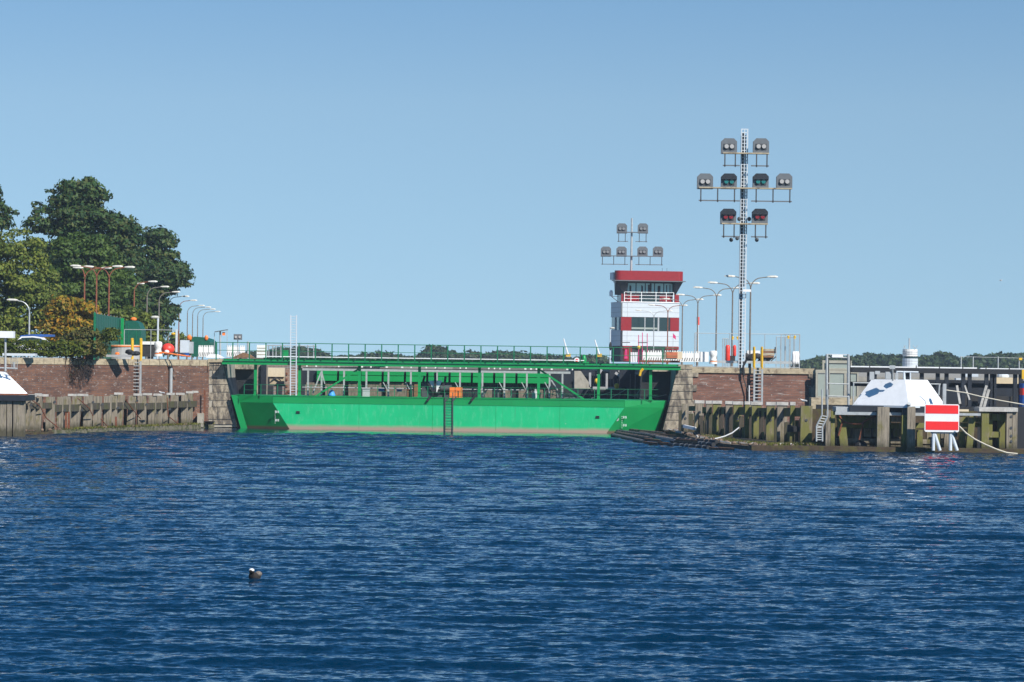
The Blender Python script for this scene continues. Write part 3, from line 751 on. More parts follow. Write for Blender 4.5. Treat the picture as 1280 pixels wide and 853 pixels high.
# left fender: a long row of paired piles
def yl(px): return groundY(px, 545.0-(px-30)*.043) + .9
t_ = thing('timber_fender', 'long row of weathered grey timber piles in front of the left brick wall', 'timber fender', (P(140,538,265).x,265,0))
specs = [(39.5,9,.06),(54,9,.05),(47.5,6,.03),(69,9,.0),(81.5,6.5,-.01),(90,8,.0),(103,10,.10),(117,9,.03),(128.5,8,.02),(141,8,0),(148,8,.0),(157,9,.10),(172,8,.06),(184,8.5,0),(197,8,.02),(205,7,0),(213,7.5,.04),(225,8,.06),(237,7,0),(243.5,6,0)]
for i,(px,wp,ln) in enumerate(specs):
    wp *= 1.16; Y = yl(px); m = MB(); zt = 3.28+random.uniform(-.14,.08)
    slab(m, px, wp, 0, Y, -.4, ln, .5, zt); m.build('pile','timber',t_)
    if i%2 == 0 or i in (3,7,13): bolt(t_, px-.5, 504+random.uniform(-3,14), Y)
    if random.random() < .75:
        m = MB(); a = P(px-wp*.55,490,Y); b = P(px+wp*.55,490,Y); m.box(a.x,b.x,Y-.05,Y+.55,zt+.01,zt+.20); m.build('pile_cap','timber_cap',t_)
for (p0,p1,za,zb_) in ((34,66,2.2,2.7),(66,110,1.9,2.5),(110,160,2.0,2.6),(160,210,1.9,2.5),(210,246,2.0,2.6)):
    m = MB(); a = P(p0,500,yl(p0)+.55); b = P(p1,500,yl(p1)+.55)
    m.prism([(a.x,a.y,za),(b.x,b.y,za),(b.x,b.y,zb_),(a.x,a.y,zb_)],.3); m.build('waling','timber_dark2',t_)
m = MB(); 
for px in np.arange(36,246,5.3):
    Y = yl(px)+2.2; slab(m, px, random.uniform(2.5,4.5), 0, Y, -.4, random.uniform(-.06,.06), .3, random.uniform(.9,2.9))
m.build('back_planking','timber_dark',t_)
m = MB()
for (p,q) in (((37,498),(50,508)),((50,508),(58,523)),((58,523),(73,535)),((97,498),(112,511)),((112,511),(116,520)),((126,524),(138,537)),((157,500),(166,512)),((166,512),(176,524)),((209,497),(210,520)),((210,520),(226,533))):
    m.bar(P(*p,yl(p[0])-.15),P(*q,yl(q[0])-.15),.045,n=5)
m.build('chain','rust',t_)
for px,y0,y1 in ((23,519,545),(82.5,516,538),(86,515,538),(145,521,535)):
    m = MB(); m.sq(P(px,y0,yl(px)-.1),P(px,y1,yl(px)-.1),.16); m.build('steel_strap','rust',t_)
# low ledge with grass along the water
m = MB(); n_ = 26; 
for i in range(n_):
    p = 66+i*(296-66)/n_; q = p+(296-66)/n_-.12
    a = P(p,500,yl(p)-.9); b = P(q,500,yl(q)-.9); z = .36+random.uniform(-.03,.04)
    m.prism([(a.x,a.y,-.4),(b.x,b.y,-.4),(b.x,b.y,z),(a.x,a.y,z)],3.2+max(0,(p-246)*.05))
t = thing('water_ledge','low concrete ledge along the water under the left timber fender','ledge',(P(180,540,272).x,270,0)); m.build('slabs','ledge',t)
m = MB(); a = P(28,500,yl(28)); b = P(68,500,yl(68)-1); m.prism([(a.x,a.y-.9,-.4),(b.x,b.y-.2,-.4),(b.x,b.y-.2,.25),(a.x,a.y-.9,.22)],1.8); m.build('waterside_beam','timber_dark',t)
def tufts(name, pts, n, h, label, spread=.5, mat='grass'):
    vs = []; fs = []
    for k in range(n):
        j = random.randrange(len(pts)-1); c = Vector(pts[j]).lerp(Vector(pts[j+1]), random.random())
        c += Vector((random.uniform(-spread,spread)*.4, random.uniform(-spread,spread), 0)); a = random.random()*6.28; hh = h*random.uniform(.4,1.1)
        dx, dy = math.cos(a)*.05, math.sin(a)*.05; lx, ly = random.uniform(-.12,.12), random.uniform(-.12,.12); q = len(vs)
        vs += [(c.x-dx,c.y-dy,c.z),(c.x+dx,c.y+dy,c.z),(c.x+lx,c.y+ly,c.z+hh)]; fs.append((q,q+1,q+2))
    m = MB(); m.add(vs,fs); o = m.build(name,mat); o['label'] = label; o['category'] = 'grass'; o['kind'] = 'stuff'; return o
tufts('grass', [(P(p,500,yl(p)).x, yl(p)-.4, .37) for p in (85,130,180,240,295)], 2600, .22, 'short dry grass growing on the left waterside ledge', .75)
m = MB()
for k in range(60):
    p = random.uniform(30,290); Y = yl(p)-random.uniform(-.8,.7); a = P(p,500,Y); m.ball((a.x,Y,.40),(random.uniform(.06,.25),.15,random.uniform(.05,.16)),6,4)
o = m.build('rubble','rubble'); tag(o,'scattered stones and driftwood on the left waterside ledge','rubble'); o['kind']='stuff'
# mooring basket and rust rail at the corner
m = MB(); m.sq(P(256,488,289),P(255.5,527,289),.16); tag(m.build('steel_rail','rust'),'thin rusty upright rail on the left brick wall beside the stone corner','rail')
m = MB(); a = P(261.5,529,288.5); m.lathe((a.x,a.y,.35),[(.28,0),(.5,.25),(.52,.3),(.25,.32)],10); tag(m.build('iron_bowl','black'),'black iron bowl at the foot of the left stone corner','bollard')
t = thing('drain_pipe','pale grey upright pipe on the left brick wall','pipe',(P(213.5,493,284.6).x,284.6,3.3))
m = MB(); m.bar(P(213.8,460,284.6),P(213.3,494,284.6),.16,n=10); m.build('pipe','steel',t)
m = MB(); m.ball(P(213,459,284.5),(.2,.15,.13)); m.sq(P(211,459.5,284.6),P(215,459.5,284.6),.14); m.build('cap','black',t)
# ladders with yellow hand rails
def wall_ladder(label, pxl, pxr, yt, yc, yb, Y):
    t = thing('wall_ladder', label, 'ladder', (P((pxl+pxr)/2,yb,Y).x, Y, P(pxl,yb,Y).z))
    for px in (pxl,pxr):
        m = MB(); m.sq(P(px,yc,Y-.1),P(px-.4,yb,Y-.1),.17); m.build('side_rail','steel',t)
        m = MB(); a = P(px,yt,Y-.1); m.bar(a,P(px,yc+1,Y-.1),.09,n=8); m.bar(a,(a.x,a.y+.7,a.z),.09,n=8); m.bar((a.x,a.y+.7,a.z),(a.x,a.y+.7,6.5),.09,n=8); m.build('hand_rail','yellow',t)
        m = MB(); m.box(a.x-.05,a.x+.05,Y,Y+.3,4.4,4.5); m.box(a.x-.05,a.x+.05,Y,Y+.3,5.4,5.5); m.build('wall_bracket','steel_dark',t)
    m = MB(); n = int((yb-yc)/4.25)
    for i in range(n):
        y = yc+2.5+i*4.25; m.bar(P(pxl,y,Y-.1),P(pxr,y,Y-.1),.05)
    m.build('rungs','steel',t); return t
wall_ladder('galvanised ladder with yellow hand rails on the left brick wall',164.9,175.8,424,451,492,wline(170)-.45)
wall_ladder('galvanised ladder with yellow hand rails on the right red-brown brick wall',943,952.8,434.5,461,506,YQ-.5)
m = MB(); m.path([P(929.5,452,YQ-.3),P(929,472,YQ-.3),P(935,490,YQ-.4),P(935,507,YQ-.4)],.06)
m.path([P(933,450,YQ-.3),P(929,458,YQ-.4),P(930,470,YQ-.4)],.11); tag(m.build('hose','black'),'black hose hanging down the right brick wall beside the ladder','hose')
m = MB(); m.bar(P(936.5,482,YQ-.25),P(936.5,506,YQ-.25),.07); tag(m.build('thin_pipe','white'),'thin white pipe left of the right wall ladder','pipe')

# right fender running towards the camera, then across
def yr(px): return 279+(px-855)*(241-279)/(1000-855) if px < 1000 else 241-(px-1000)*.012
t_ = thing('timber_fender', 'mossy green-grey timber pile fender in front of the right brick wall', 'timber fender', (P(930,550,260).x,262,0))
tr_ = t_
def zt_of(px, y): return P(px,y,yr(px)).z
RS = [(857.5,8,505,'timber'),(874.5,9,504.5,'timber'),(886.5,6.5,505,'timber'),(896.5,9,505,'timber_moss'),(911.5,7.5,505.5,'timber'),(922.5,9.5,506,'timber_moss'),(935.5,7,506,'timber_moss'),(945.8,10.5,506.5,'timber_moss'),(963.8,9,507,'timber_moss'),(978,11,507,'timber'),(991,5,507,'timber_moss'),(1008.5,13,507.5,'timber_moss')]
for i,(px,wp,y,mt) in enumerate(RS):
    wp *= 1.12; Y = yr(px); m = MB(); slab(m,px,wp,y,Y,-.4,random.uniform(-.02,.03),.55); m.build('pile',mt,t_)
    if i in (0,1,3,4,5,7,8,9,11): bolt(t_, px-.5, y+18, Y)
    if i in (1,3,5,7): bolt(t_, px+.5, y+11, Y)
    if i not in (0,11):
        m = MB(); a = P(px-wp*.6,y,Y); b = P(px+wp*.6,y,Y); m.box(a.x,b.x,Y-.06,Y+.6,a.z+.01,a.z+.28); m.build('pile_cap','timber_cap',t_)
for (p0,p1,y0,y1) in ((861,871,508,514),(878,890,509,517),(892,916,509,518),(918,942,509,519),(944,968,510,521),(970,1003,510,521)):
    m = MB(); a0 = P(p0,y0,yr(p0)+.3); b0 = P(p1,y0,yr(p1)+.3); a1 = P(p0,y1,yr(p0)+.3); b1 = P(p1,y1,yr(p1)+.3)
    m.prism([a1,b1,b0,a0],.3); m.build('waling','timber_moss',t_)
for (p0,p1,y0,y1) in ((879,884,526,541),(900,909,536,546),(926,934,534,548),(950,960,540,553),(983,992,540,560)):
    m = MB(); a1 = P(p0,y1,yr(p0)+.5); b1 = P(p1,y1,yr(p1)+.5); a0 = P(p0,y0,yr(p0)+.5); b0 = P(p1,y0,yr(p1)+.5)
    m.prism([a1,b1,b0,a0],.3); m.build('chock','timber_moss',t_)
m = MB()
for px in np.arange(858,1010,6.3):
    slab(m,px,5.6,0,yr(px)+2.2,-.4,0,.3,random.uniform(2.0,3.1))
m.build('back_planking','timber_dark2',t_)
m = MB(); m.prism([P(984,540,243),P(1002,540,243),P(1001,534,243),P(985,531,243)],.5); m.build('hanging_tyre_board','black',t_)
# frontal part: dolphins
t_ = thing('timber_dolphin', 'big open frame of mossy timber piles below the right white pyramid roof', 'dolphin', (P(1130,560,238).x,238,0))
Yd = 236.5
for (px,wp,y,ln,mt,dy) in ((1035.5,6,513,0,'timber',0),(1041.5,5,514,0,'timber_moss',.1),(1051,10,517,-.12,'timber_moss',.4),(1104.5,15,509,0,'timber',-1.2),(1109.5,6,520,-.04,'timber_moss',.5),(1131,7,519,0,'timber_moss',-1.2),(1139.5,10,509,0,'timber',-1.6),(1150,7,538,0,'timber_moss',.8),(1172,6,540,0,'timber_moss',1),(1184,6,542,.05,'timber',1),(1203,7,540,0,'timber_moss',1),(1216,8,518,.09,'timber_moss',.3)):
    m = MB(); slab(m,px,wp,y,Yd+dy,-.4,ln,.6); m.build('pile',mt,t_)
for (x0,y0,x1,y1,mt,dy) in ((1053,520,1098,527.5,'timber_moss',1.0),(1053,528,1098,535,'timber_moss',1.2),(1113,520.5,1128,527.5,'timber',.2),(1113,529,1128,536,'timber_moss',1.2),(1199,522,1226,528,'timber_moss',1),(1199,529,1226,534,'timber_moss',1.1),(1145,529,1158,535,'timber_moss',1)):
    m = MB(); pbox(m,x0,y0,x1,y1,Yd+dy,.4); m.build('waling',mt,t_)
for (x0,x1) in ((1057,1063),(1066,1078),(1080,1089),(1091,1096),(1117,1126),(1159,1165),(1176,1180),(1190,1197),(1205,1212)):
    m = MB(); pbox(m,x0,536,x1,random.choice([549,550,546]),Yd+2.0,.3); m.build('board','timber' if random.random()<.5 else 'timber_moss',t_)
for (y0,y1) in ((550.5,555.5),(556,561)):
    m = MB(); pbox(m,1046,y0,1222,y1,Yd+1.4,.5); m.build('low_waling','timber',t_)
m = MB(); pbox(m,1003,514,1222,564,Yd+6,.4); m.build('inner_planking','timber_dark',t_)
m = MB()
pts = [P(x,y,Yd+.2) for x,y in ((1049,520),(1053,527),(1060,529),(1068,530),(1077,529.5),(1082,526),(1090,522),(1098,518))]
m.path(pts,.08,5); m.path([P(1053,527,Yd+.2),P(1048,545,Yd+.2)],.07,5); m.path([P(1079,529,Yd+.2),P(1074,550,Yd+.2)],.07,5); m.build('chain','rust',t_)
m = MB(); m.ball(P(1075.5,557.5,Yd+.6),(.55,.5,.42)); m.build('float','black',t_)
t_ = thing('timber_dolphin', 'square timber dolphin with flat cap at the far right end', 'dolphin', (P(1248,560,236).x,236.5,0))
for (px,wp,y,mt,dy) in ((1232,9,512,'timber_moss',0),(1238,6,512,'timber_moss',.8),(1252,9,517,'timber_moss',2.0),(1262,7,512,'timber',0),(1269,6,512,'timber',.1)):
    m = MB(); slab(m,px,wp,y,Yd+dy,-.4,0,.6); m.build('pile',mt,t_)
m = MB(); pbox(m,1224,510,1272.5,514.5,Yd-.15,2.6); m.build('cap_beam','timber_cap',t_)
for (x0,y0,x1,y1) in ((1240,518,1258,526),(1236,540,1250,547)):
    m = MB(); pbox(m,x0,y0,x1,y1,Yd+.6,.4); m.build('waling','timber_moss',t_)
for py in (521,535,545,552): bolt(t_,1264,py,Yd)
m = MB(); pbox(m,1226,514.7,1270,562,Yd+2.4,.3); m.build('inner_planking','timber_dark',t_)
m = MB(); a = P(1150,561.5,Yd-.9); m.box(P(938,560,Yd).x,P(1154,566,Yd).x,Yd-1.2,Yd+1.3,-.4,.42); m.box(P(1154.5,560,Yd).x,P(1420,566,Yd).x,Yd-1.5,Yd+1.3,-.4,.38)
tag(m.build('waterline_beam','timber_dark'),'long dark wet beam along the water under the right timber piles','beam')
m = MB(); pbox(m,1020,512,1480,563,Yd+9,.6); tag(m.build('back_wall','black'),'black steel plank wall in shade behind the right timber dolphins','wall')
# rubble bank and rafts at the water, left of the fender
t = thing('water_ledge','low rubble-covered concrete ledge between the right fender and the floating rafts','ledge',(P(900,555,255).x,262,0))
m = MB()
pl = [(832,541),(868,552),(905,560),(945,563.5),(1003,563.5)]
top = [P(x,y,groundY(x,y)) for x,y in pl]
back = [Vector((p.x+7, min(p.y+16,289),0)) for p in top]
n = len(top); vs = [(p.x,p.y,.33) for p in top]+[(p.x,p.y,.5) for p in back]+[(p.x,p.y,-.5) for p in top]
fs = [(i,i+1,n+i+1,n+i) for i in range(n-1)]+[(2*n+i,2*n+i+1,i+1,i) for i in range(n-1)]
m.add(vs,fs); m.build('slab','soil',t)
tufts('grass',[ (p.x+1.2,p.y+1.2,.38) for p in top[1:]],3200,.30,'grass and weeds growing on the ledge before the right fender',1.3)
m = MB()
for k in range(150):
    i = random.randrange(n-1); c = Vector(top[i]).lerp(Vector(top[i+1]),random.random())+Vector((random.uniform(0,1.6),random.uniform(0,3),0))
    m.ball((c.x,c.y,.42),(random.uniform(.08,.3),.2,random.uniform(.06,.2)),6,4)
o = tag(m.build('rubble','rubble'),'stones and debris lying on the ledge before the right fender','rubble'); o['kind']='stuff'
m = MB()
for k in range(34):
    i = random.randrange(n-1); c = Vector(top[i]).lerp(Vector(top[i+1]),random.random())+Vector((random.uniform(0,1.2),random.uniform(0,2),.42))
    a = random.random()*3.1; L = random.uniform(.3,1.0); m.sq(c,(c.x+math.cos(a)*L,c.y+math.sin(a)*L,c.z+random.uniform(0,.15)),random.uniform(.06,.16))
o = tag(m.build('driftwood','timber_cap'),'pale driftwood pieces on the ledge before the right fender','driftwood'); o['kind']='stuff'
def raft(label, tubes, planks):
    x,y = tubes[0][0]; Y = groundY(x,y); t = thing('floating_raft',label,'raft',(P(x,y,Y).x,Y,0))
    for (p,q,r,z) in tubes:
        a = P(p[0],p[1],groundY(*p,z)); b = P(q[0],q[1],groundY(*q,z)); a.z = b.z = z
        m = MB(); m.bar(a,b,r,n=10); m.ball(a,(r,r,r),8,5); m.build('float_tube','black',t)
        m = MB(); L_ = (b-a).length; k = int(L_/1.1)
        for i in range(1,k):
            c = a.lerp(b,(i+random.uniform(-.25,.25))/k); dd = (b-a).normalized(); m.bar(c-dd*.09,c+dd*.09,r*1.12,n=10)
        if k > 1: m.build('tube_strap','timber_drab' if random.random()<.6 else 'grey',t)
    for (p,q,z,w_) in planks:
        a = P(p[0],p[1],groundY(*p,z)); b = P(q[0],q[1],groundY(*q,z)); m = MB(); m.prism([(a.x,a.y,z-.14),(b.x,b.y,z-.14),(b.x,b.y,z+.06),(a.x,a.y,z+.06)],w_); m.build('plank','timber_brown' if random.random()<.7 else 'timber_cap',t)
raft('black tubular floating raft nearest the green gate',[((766,544.5),(806,553.3),.20,.12),((770,541.5),(814,549),.17,.22),((772,539.5),(822,546),.18,.33),((788,538),(830,542.5),.16,.3),((800,541),(836,548.5),.15,.36),((812,545),(838,549),.15,.36)],
     [((806,553),(822,554.6),.22,.9),((822.5,553.5),(838,555),.22,.9),((806,549),(826,551),.4,1.0),((812,542),(845,545),.5,.6),((820,546),(842,549.5),.55,.8)])
raft('black tubular floating raft moored beside the mossy right fender',[((837,556.5),(886,560.3),.20,.12),((840,551.5),(892,556),.18,.24),((842,549),(896,552.5),.17,.38)],
     [((887,560),(898,561),.25,.9),((899,560.3),(918,561.6),.25,.9),((845,549.5),(872,551.5),.7,.6)])
# pale bent pole and plank
m = MB(); m.path([P(x,y,252) for x,y in ((888.5,549.5),(897,548),(906,545.5),(915,541.5),(924,534.5))],.055,6)
tag(m.build('bent_pole','white'),'pale curved pole leaning against the right timber fender','pole')
m = MB(); m.sq(P(855,533,272),P(869,536,271),.26); tag(m.build('white_plank','white'),'short white plank lying between the first piles of the right fender','plank')

# ------------------------------------------------------------------ white pyramid roofs
def pyramid(label, Fp, Lp, Rp, Yf, yl_, yr_, ytop, topk, trim):
    """Fp, Lp, Rp: eave corners in the photo (front, left, right)"""
    f = P(*Fp,Yf); l = P(*Lp,Yf+yl_); r = P(*Rp,Yf+yr_); z = f.z
    f.z = l.z = r.z = z; b = l+r-f; c = (l+r)/2
    zt = P(Fp[0],ytop,Yf+1.2).z
    t = thing('pyramid_roof', label, 'roof', (c.x,c.y,z-.3))
    tp = [c+(q-c)*topk for q in (l,f,r,b)]; tp = [Vector((q.x,q.y,zt)) for q in tp]
    m = MB(); bt = [l,f,r,b]
    m.add([tuple(q) for q in bt]+[tuple(q) for q in tp],[(0,1,5,4),(1,2,6,5),(2,3,7,6),(3,0,4,7),(4,5,6,7),(3,2,1,0)]); m.build('cladding','white',t)
    m = MB(); bb = [c+(q-c)*1.015 for q in bt]
    m.add([(q.x,q.y,z-.16) for q in bb]+[(q.x,q.y,z-.01) for q in bb],[(0,1,5,4),(1,2,6,5),(2,3,7,6),(3,0,4,7),(4,5,6,7),(3,2,1,0)]); m.build('eave_frame',trim,t)
    m = MB(); m.bar((f.x,f.y+.15,z+.02),(f.x,f.y-.1,z+.2),.16,n=10); m.build('lifting_eye','steel',t)
    return t, c, zt, tp
pr, pc, pz, ptop = pyramid('white metal pyramid roof with shadows on it, on the right timber dolphin',(1136,507.6),(1066,505),(1182,506),235,2.8,4.2,475,.60,'white_panel')
pl_, plc, plz, pltop = pyramid('white pyramid roof with rusty eave at the left edge',(-38,491.8),(-82,489.5),(34.5,493),247,4.2,2.8,464.5,.52,'rust')
# steel table under the right roof
t_ = thing('steel_platform','dark steel platform under the right white pyramid roof','platform',(pc.x,pc.y,2.9))
m = MB(); pbox(m,1062,508.5,1162,515.5,236.2,4.5); m.build('main_beam','navy',t_)
m = MB(); pbox(m,1044,516.5,1166,518.6,236.0,.15); pbox(m,1198,517,1226,519.6,236.2,.3); m.build('edge_channel','steel',t_)
m = MB(); pbox(m,1045,509,1062,515,236.4,2.5); m.build('grating','grey_light',t_)
m = MB(); pbox(m,1128,509,1137,519,235.5,.4); m.build('corner_plate','steel_dark',t_)
t_ = thing('steel_platform','dark steel platform on timber piles under the left white roof','platform',(plc.x,plc.y,0))
m = MB(); pbox(m,-80,494.5,33,500,248.3,4.5); m.build('main_beam','navy',t_)
for (px,wp,y) in ((-30,9,500),(-14,9,500),(4,8,500),(12,6,500),(21,8,497),(28,6,494)):
    m = MB(); slab(m,px,wp,y,248.6,-.4,0,.6); m.build('pile','timber',t_)
m = MB(); pbox(m,-40,505,31,513,250.2,.3); m.build('waling','timber_dark',t_)
m = MB(); pbox(m,-60,500,30,543,252.5,.3); m.build('inner_planking','timber_dark',t_)
# signal frame on the right roof (its shadow falls on the left facet)
t_ = thing('roof_frame','white tube frame with small boards on top of the right pyramid roof','frame',(pc.x,pc.y,pz))
m = MB()
def on(px,py,Y=237.5): return P(px,py,Y)
m.bar((on(1130,475).x,237.2,pz),on(1130,464,237.2),.09); m.bar(on(1121,464.8,237.2),on(1148,465.4,237.2),.07); m.bar((on(1121,475,238).x,238,pz),on(1121,464,238),.05); m.bar((on(1138,475,238).x,238,pz),on(1138,464.5,238),.05)
m.build('tube','white_panel',t_)
m = MB(); pbox(m,1087,465,1093,475,236,.12); pbox(m,1107,465,1114,474,236,.3); pbox(m,1094,464,1100,468,236.2,.2); pbox(m,1119,467,1123,474,236.2,.2); m.build('board','grey_light',t_)
m = MB(); pbox(m,1112,457,1119,461.5,235.8,.06); m.bar(on(1115.5,461,235.85),on(1116,476,236.2),.07); m.build('plate','steel',t_)
# railings by the roof
def rail(label, pts, posts, Y, mat='steel', r=.05, zlow=None, drops=None):
    p0 = pts[0][0]; t = thing('hand_rail',label,'railing',tuple(P(*p0,Y)))
    for a,b in pts:
        m = MB(); m.bar(P(*a,Y),P(*b,Y),r); m.build('rail',mat,t)
    for a,b in posts:
        m = MB(); m.bar(P(*a,Y),P(*b,Y),r*1.2); m.build('post',mat,t)
    return t
rail('thin steel railing right of the white pyramid roof',[((1163,480.3),(1176,480.5))],[((1174.5,480),(1173.5,494))],236)
m = MB(); pbox(m,1179,480,1183,507,236.5,.4); tag(m.build('grey_post','grey_light'),'flat grey upright post right of the white pyramid roof','post')
rail('steel railing on the platform left of the white pyramid roof',[((1034,479.5),(1061,480.5)),((1034,495.3),(1061,496)),((1066,478.8),(1087,479))],[((1067,478.5),(1066.5,506))],249)
# big framed panel and its mast frame
t_ = thing('panel_frame','large grey-green panelled board in a beige frame right of the brick wall','board',(P(1046,498,289).x,289,3.2))
Yp = 288.8
for (x0,y0,x1,y1) in ((1022,467,1031,495.5),(1037,467,1055,495.5),(1059,467,1071,495.5),(1034,454.5,1061,460.5)):
    m = MB(); pbox(m,x0,y0,x1,y1,Yp+.1,.1); m.build('panel','panel_green',t_)
m = MB()
for (x0,y0,x1,y1) in ((1019.5,463,1073,466.4),(1019.5,496,1073,499.5),(1028,451,1064.5,454),(1033,460.8,1062,462.8)): pbox(m,x0,y0,x1,y1,Yp,.22)
for (x0,y0,x1,y1) in ((1019.5,466.5,1022,495.9),(1070.8,466.5,1073.2,495.9),(1035,466.5,1037,495.9),(1055,466.5,1057.5,495.9),(1028,454.1,1030.5,462.9),(1062.5,454.1,1065,462.9)): pbox(m,x0,y0,x1,y1,Yp+.01,.2)
m.build('frame','panel_frame',t_)
t_ = thing('tube_gantry','pair of tall galvanised tubes carrying a white floodlight box','gantry',(P(1047,508,250).x,250,3.2))
for px in (1033.5,1060.5):
    m = MB(); m.bar(P(px,443,250),P(px,509,250),.11,n=8); m.build('tube','steel',t_)
    m = MB(); m.bar(P(px+2.2,448,251),P(px+2.2,499,251),.04); m.build('cable','black',t_)
m = MB(); m.bar(P(1033.5,443.3,250),P(1060.5,443.8,250),.05); m.bar(P(1033.5,447,250),P(1060.5,447.5,250),.05); m.build('cross_bar','steel',t_)
m = MB(); pbox(m,1040,444,1054,447,249.8,.3); m.build('floodlight','white',t_)
m = MB(); pbox(m,1033,508,1045,512,249.5,.6); m.build('base','steel_dark',t_)
# steel stair ladder on the dolphin
t_ = thing('step_ladder','galvanised stair ladder going down between the right timber piles','ladder',(P(1026,552,236).x,235.7,.4))
for (a,b,c) in (((1034.5,487),(1034.5,521),(1028,534)),((1027.5,487),(1027.5,519),(1020.5,533))):
    m = MB(); m.bar(P(*a,235.6),P(*b,235.6),.06); m.bar(P(*b,235.6),P(*c,235.6),.07); m.bar(P(*c,235.6),P(c[0],552,235.6),.07); m.build('rail','steel',t_)
m = MB()
for i in range(5): m.bar(P(1027-i*1.6,520+i*3.2,235.6),P(1034-i*1.6,521+i*3.2,235.6),.04)
for i in range(6): m.bar(P(1020.5,535+i*3,235.6),P(1028,535+i*3,235.6),.04)
m.build('rungs','steel',t_)

# ------------------------------------------------------------------ red-white-red board
t_ = thing('traffic_board','red and white striped rectangular board on four slanted steel tubes','sign',(P(1178,564,233).x,233,.4))
def rrect(x0,y0,x1,y1,Y,r):
    a = P(x0,y1,Y); b = P(x1,y0,Y); pts = []
    for cx,cz,s in ((b.x-r,a.z+r,-90),(b.x-r,b.z-r,0),(a.x+r,b.z-r,90),(a.x+r,a.z+r,180)):
        for k in range(5):
            t = R(s+k*22.5); pts.append((cx+r*math.cos(t),Y,cz+r*math.sin(t)))
    return pts
Ysn = 233
m = MB(); m.prism(rrect(1155.6,505.8,1199.2,540,Ysn,.14),.10); m.build('board','white',t_)
for (y0,y1) in ((507.0,517.0),(527.3,537.4)):
    m = MB(); pbox(m,1157,y0,1198,y1,Ysn-.02,.016); m.build('red_stripe','red_bright',t_)
m = MB(); pbox(m,1163.5,539.5,1194,542,Ysn+.11,.15); m.build('cross_beam','timber_cap',t_)
for (a,b) in (((1168,541.5),(1175,563.5)),((1166.8,541.5),(1166.5,563.5)),((1189,541.5),(1196.5,563.5)),((1188.2,541.5),(1188,563.5))):
    m = MB(); m.bar(P(*a,Ysn+.25),P(*b,Ysn+.15),.13,n=10); m.build('leg','white_panel',t_)
m = MB(); m.path([P(x,y,232.6) for x,y in ((1199,533),(1208,542),(1219,549.5),(1232,556),(1246,562),(1258,566),(1272,567.5))],.065,6)
tag(m.build('mooring_rope','rope'),'pale rope sagging from the striped board to the water','rope')
m = MB(); m.path([P(x,y,226) for x,y in ((1183,488),(1205,491),(1230,497),(1256,502),(1300,509.5))],.05,5)
tag(m.build('mooring_cable','rope'),'thin pale cable running right across the dark gate','cable')

# ------------------------------------------------------------------ dark gate of the neighbouring lock
t_ = thing('lock_gate','black steel gate walkway on posts at the far right behind the white roof','lock gate',(P(1170,480,272).x,272,0))
Yk = 272; x0 = P(1066,459,Yk).x; x1 = x0+36
m = MB(); m.box(x0,x1,Yk,Yk+1.8,6.16,6.62); m.build('walkway','timber_dark' if False else 'black',t_)
m = MB(); m.box(x0,x0+11.5,Yk+1.9,Yk+2.6,6.63,6.74); m.box(x0+11.8,x0+17,Yk+1.9,Yk+2.6,6.6,6.70); m.build('kerb','white',t_)
for px in (1087,1094,1114,1135,1153,1173,1184,1205,1213,1234,1241,1244,1270,1277):
    m = MB(); a = P(px,480,Yk); m.box(a.x-.17,a.x+.17,Yk+.3,Yk+.7,-.5,6.158); m.build('post','navy',t_)
m = MB()
for i in range(14): m.box(x0+1.5+i*2.1,x0+1.58+i*2.1,Yk+.1,Yk+.2,6.62,6.86)
m.build('cleat','black',t_)
m = MB(); x = x0+2.6
while x < x1:
    m.box(x,x+1.25,Yk+8+random.uniform(0,.5),Yk+9,-.5,3.9+random.choice([-.5,0,.2])); x += 1.45
m.build('pontoon_plates','grey_dark',t_)
m = MB(); m.box(x0,x1,Yk+3,Yk+3.4,4.9,5.3); m.box(x0+4,x1,Yk+5,Yk+5.5,5.3,5.5); m.build('inner_beam','navy',t_)
m = MB(); m.box(x0+3.2,x0+40,Yk+11,Yk+12,-.5,5.55); m.build('back_plates','navy',t_)
t = thing('concrete_block','pale beige concrete block under the dark walkway at the right edge','block',(P(1260,484,268+8).x,276,4.2))
m = MB(); pbox(m,1244,472.5,1276,484,276,2); m.build('body','beige',t)
m = MB(); m.ball(P(1254,470.5,277),(.55,.4,.35)); m.build('tarpaulin','white_panel',t)
m = MB(); pbox(m,1205,465.5,1223,471,285,1.5); pbox(m,1195,473,1203,479,284,1); tag(m.build('white_boxes','white_panel'),'pale flat box seen between the dark posts at right','box')
m = MB()
for (p,q,w_) in (((1233,482),(1225,511),.2),((1236,487),(1229,512),.22),((1196,482),(1200,505),.18),((1206,482),(1212,500),.12)): m.sq(P(*p,246),P(*q,246),w_)
tag(m.build('leaning_struts','timber_cap'),'weathered leaning struts behind the square dolphin','struts')
m = MB(); a = P(1279,460,258); m.box(a.x-.1,a.x+1.2,258,258.4,5.8,6.6); tag(m.build('yellow_box','yellow'),'yellow box at the right edge on the dark walkway','box')
t = thing('fuel_drum','blue and red drum at the far right edge below the walkway','drum',(P(1281,495,262).x,262,3))
m = MB(); a = P(1281,485,262); m.lathe((a.x,262,5.0),[(.5,0),(.5,.4)],12); m.build('drum_top','blue',t)
m = MB(); m.lathe((a.x,262,4.4),[(.5,0),(.5,.598)],12); m.build('drum_band','red_plastic',t)
m = MB(); m.lathe((a.x,262,3.4),[(.5,0),(.5,.998)],12); m.build('drum_body','blue',t)
m = MB(); pbox(m,1195,512,1211,514.5,240,.6); tag(m.build('pale_box','beige'),'small pale box on the platform behind the striped board','box')
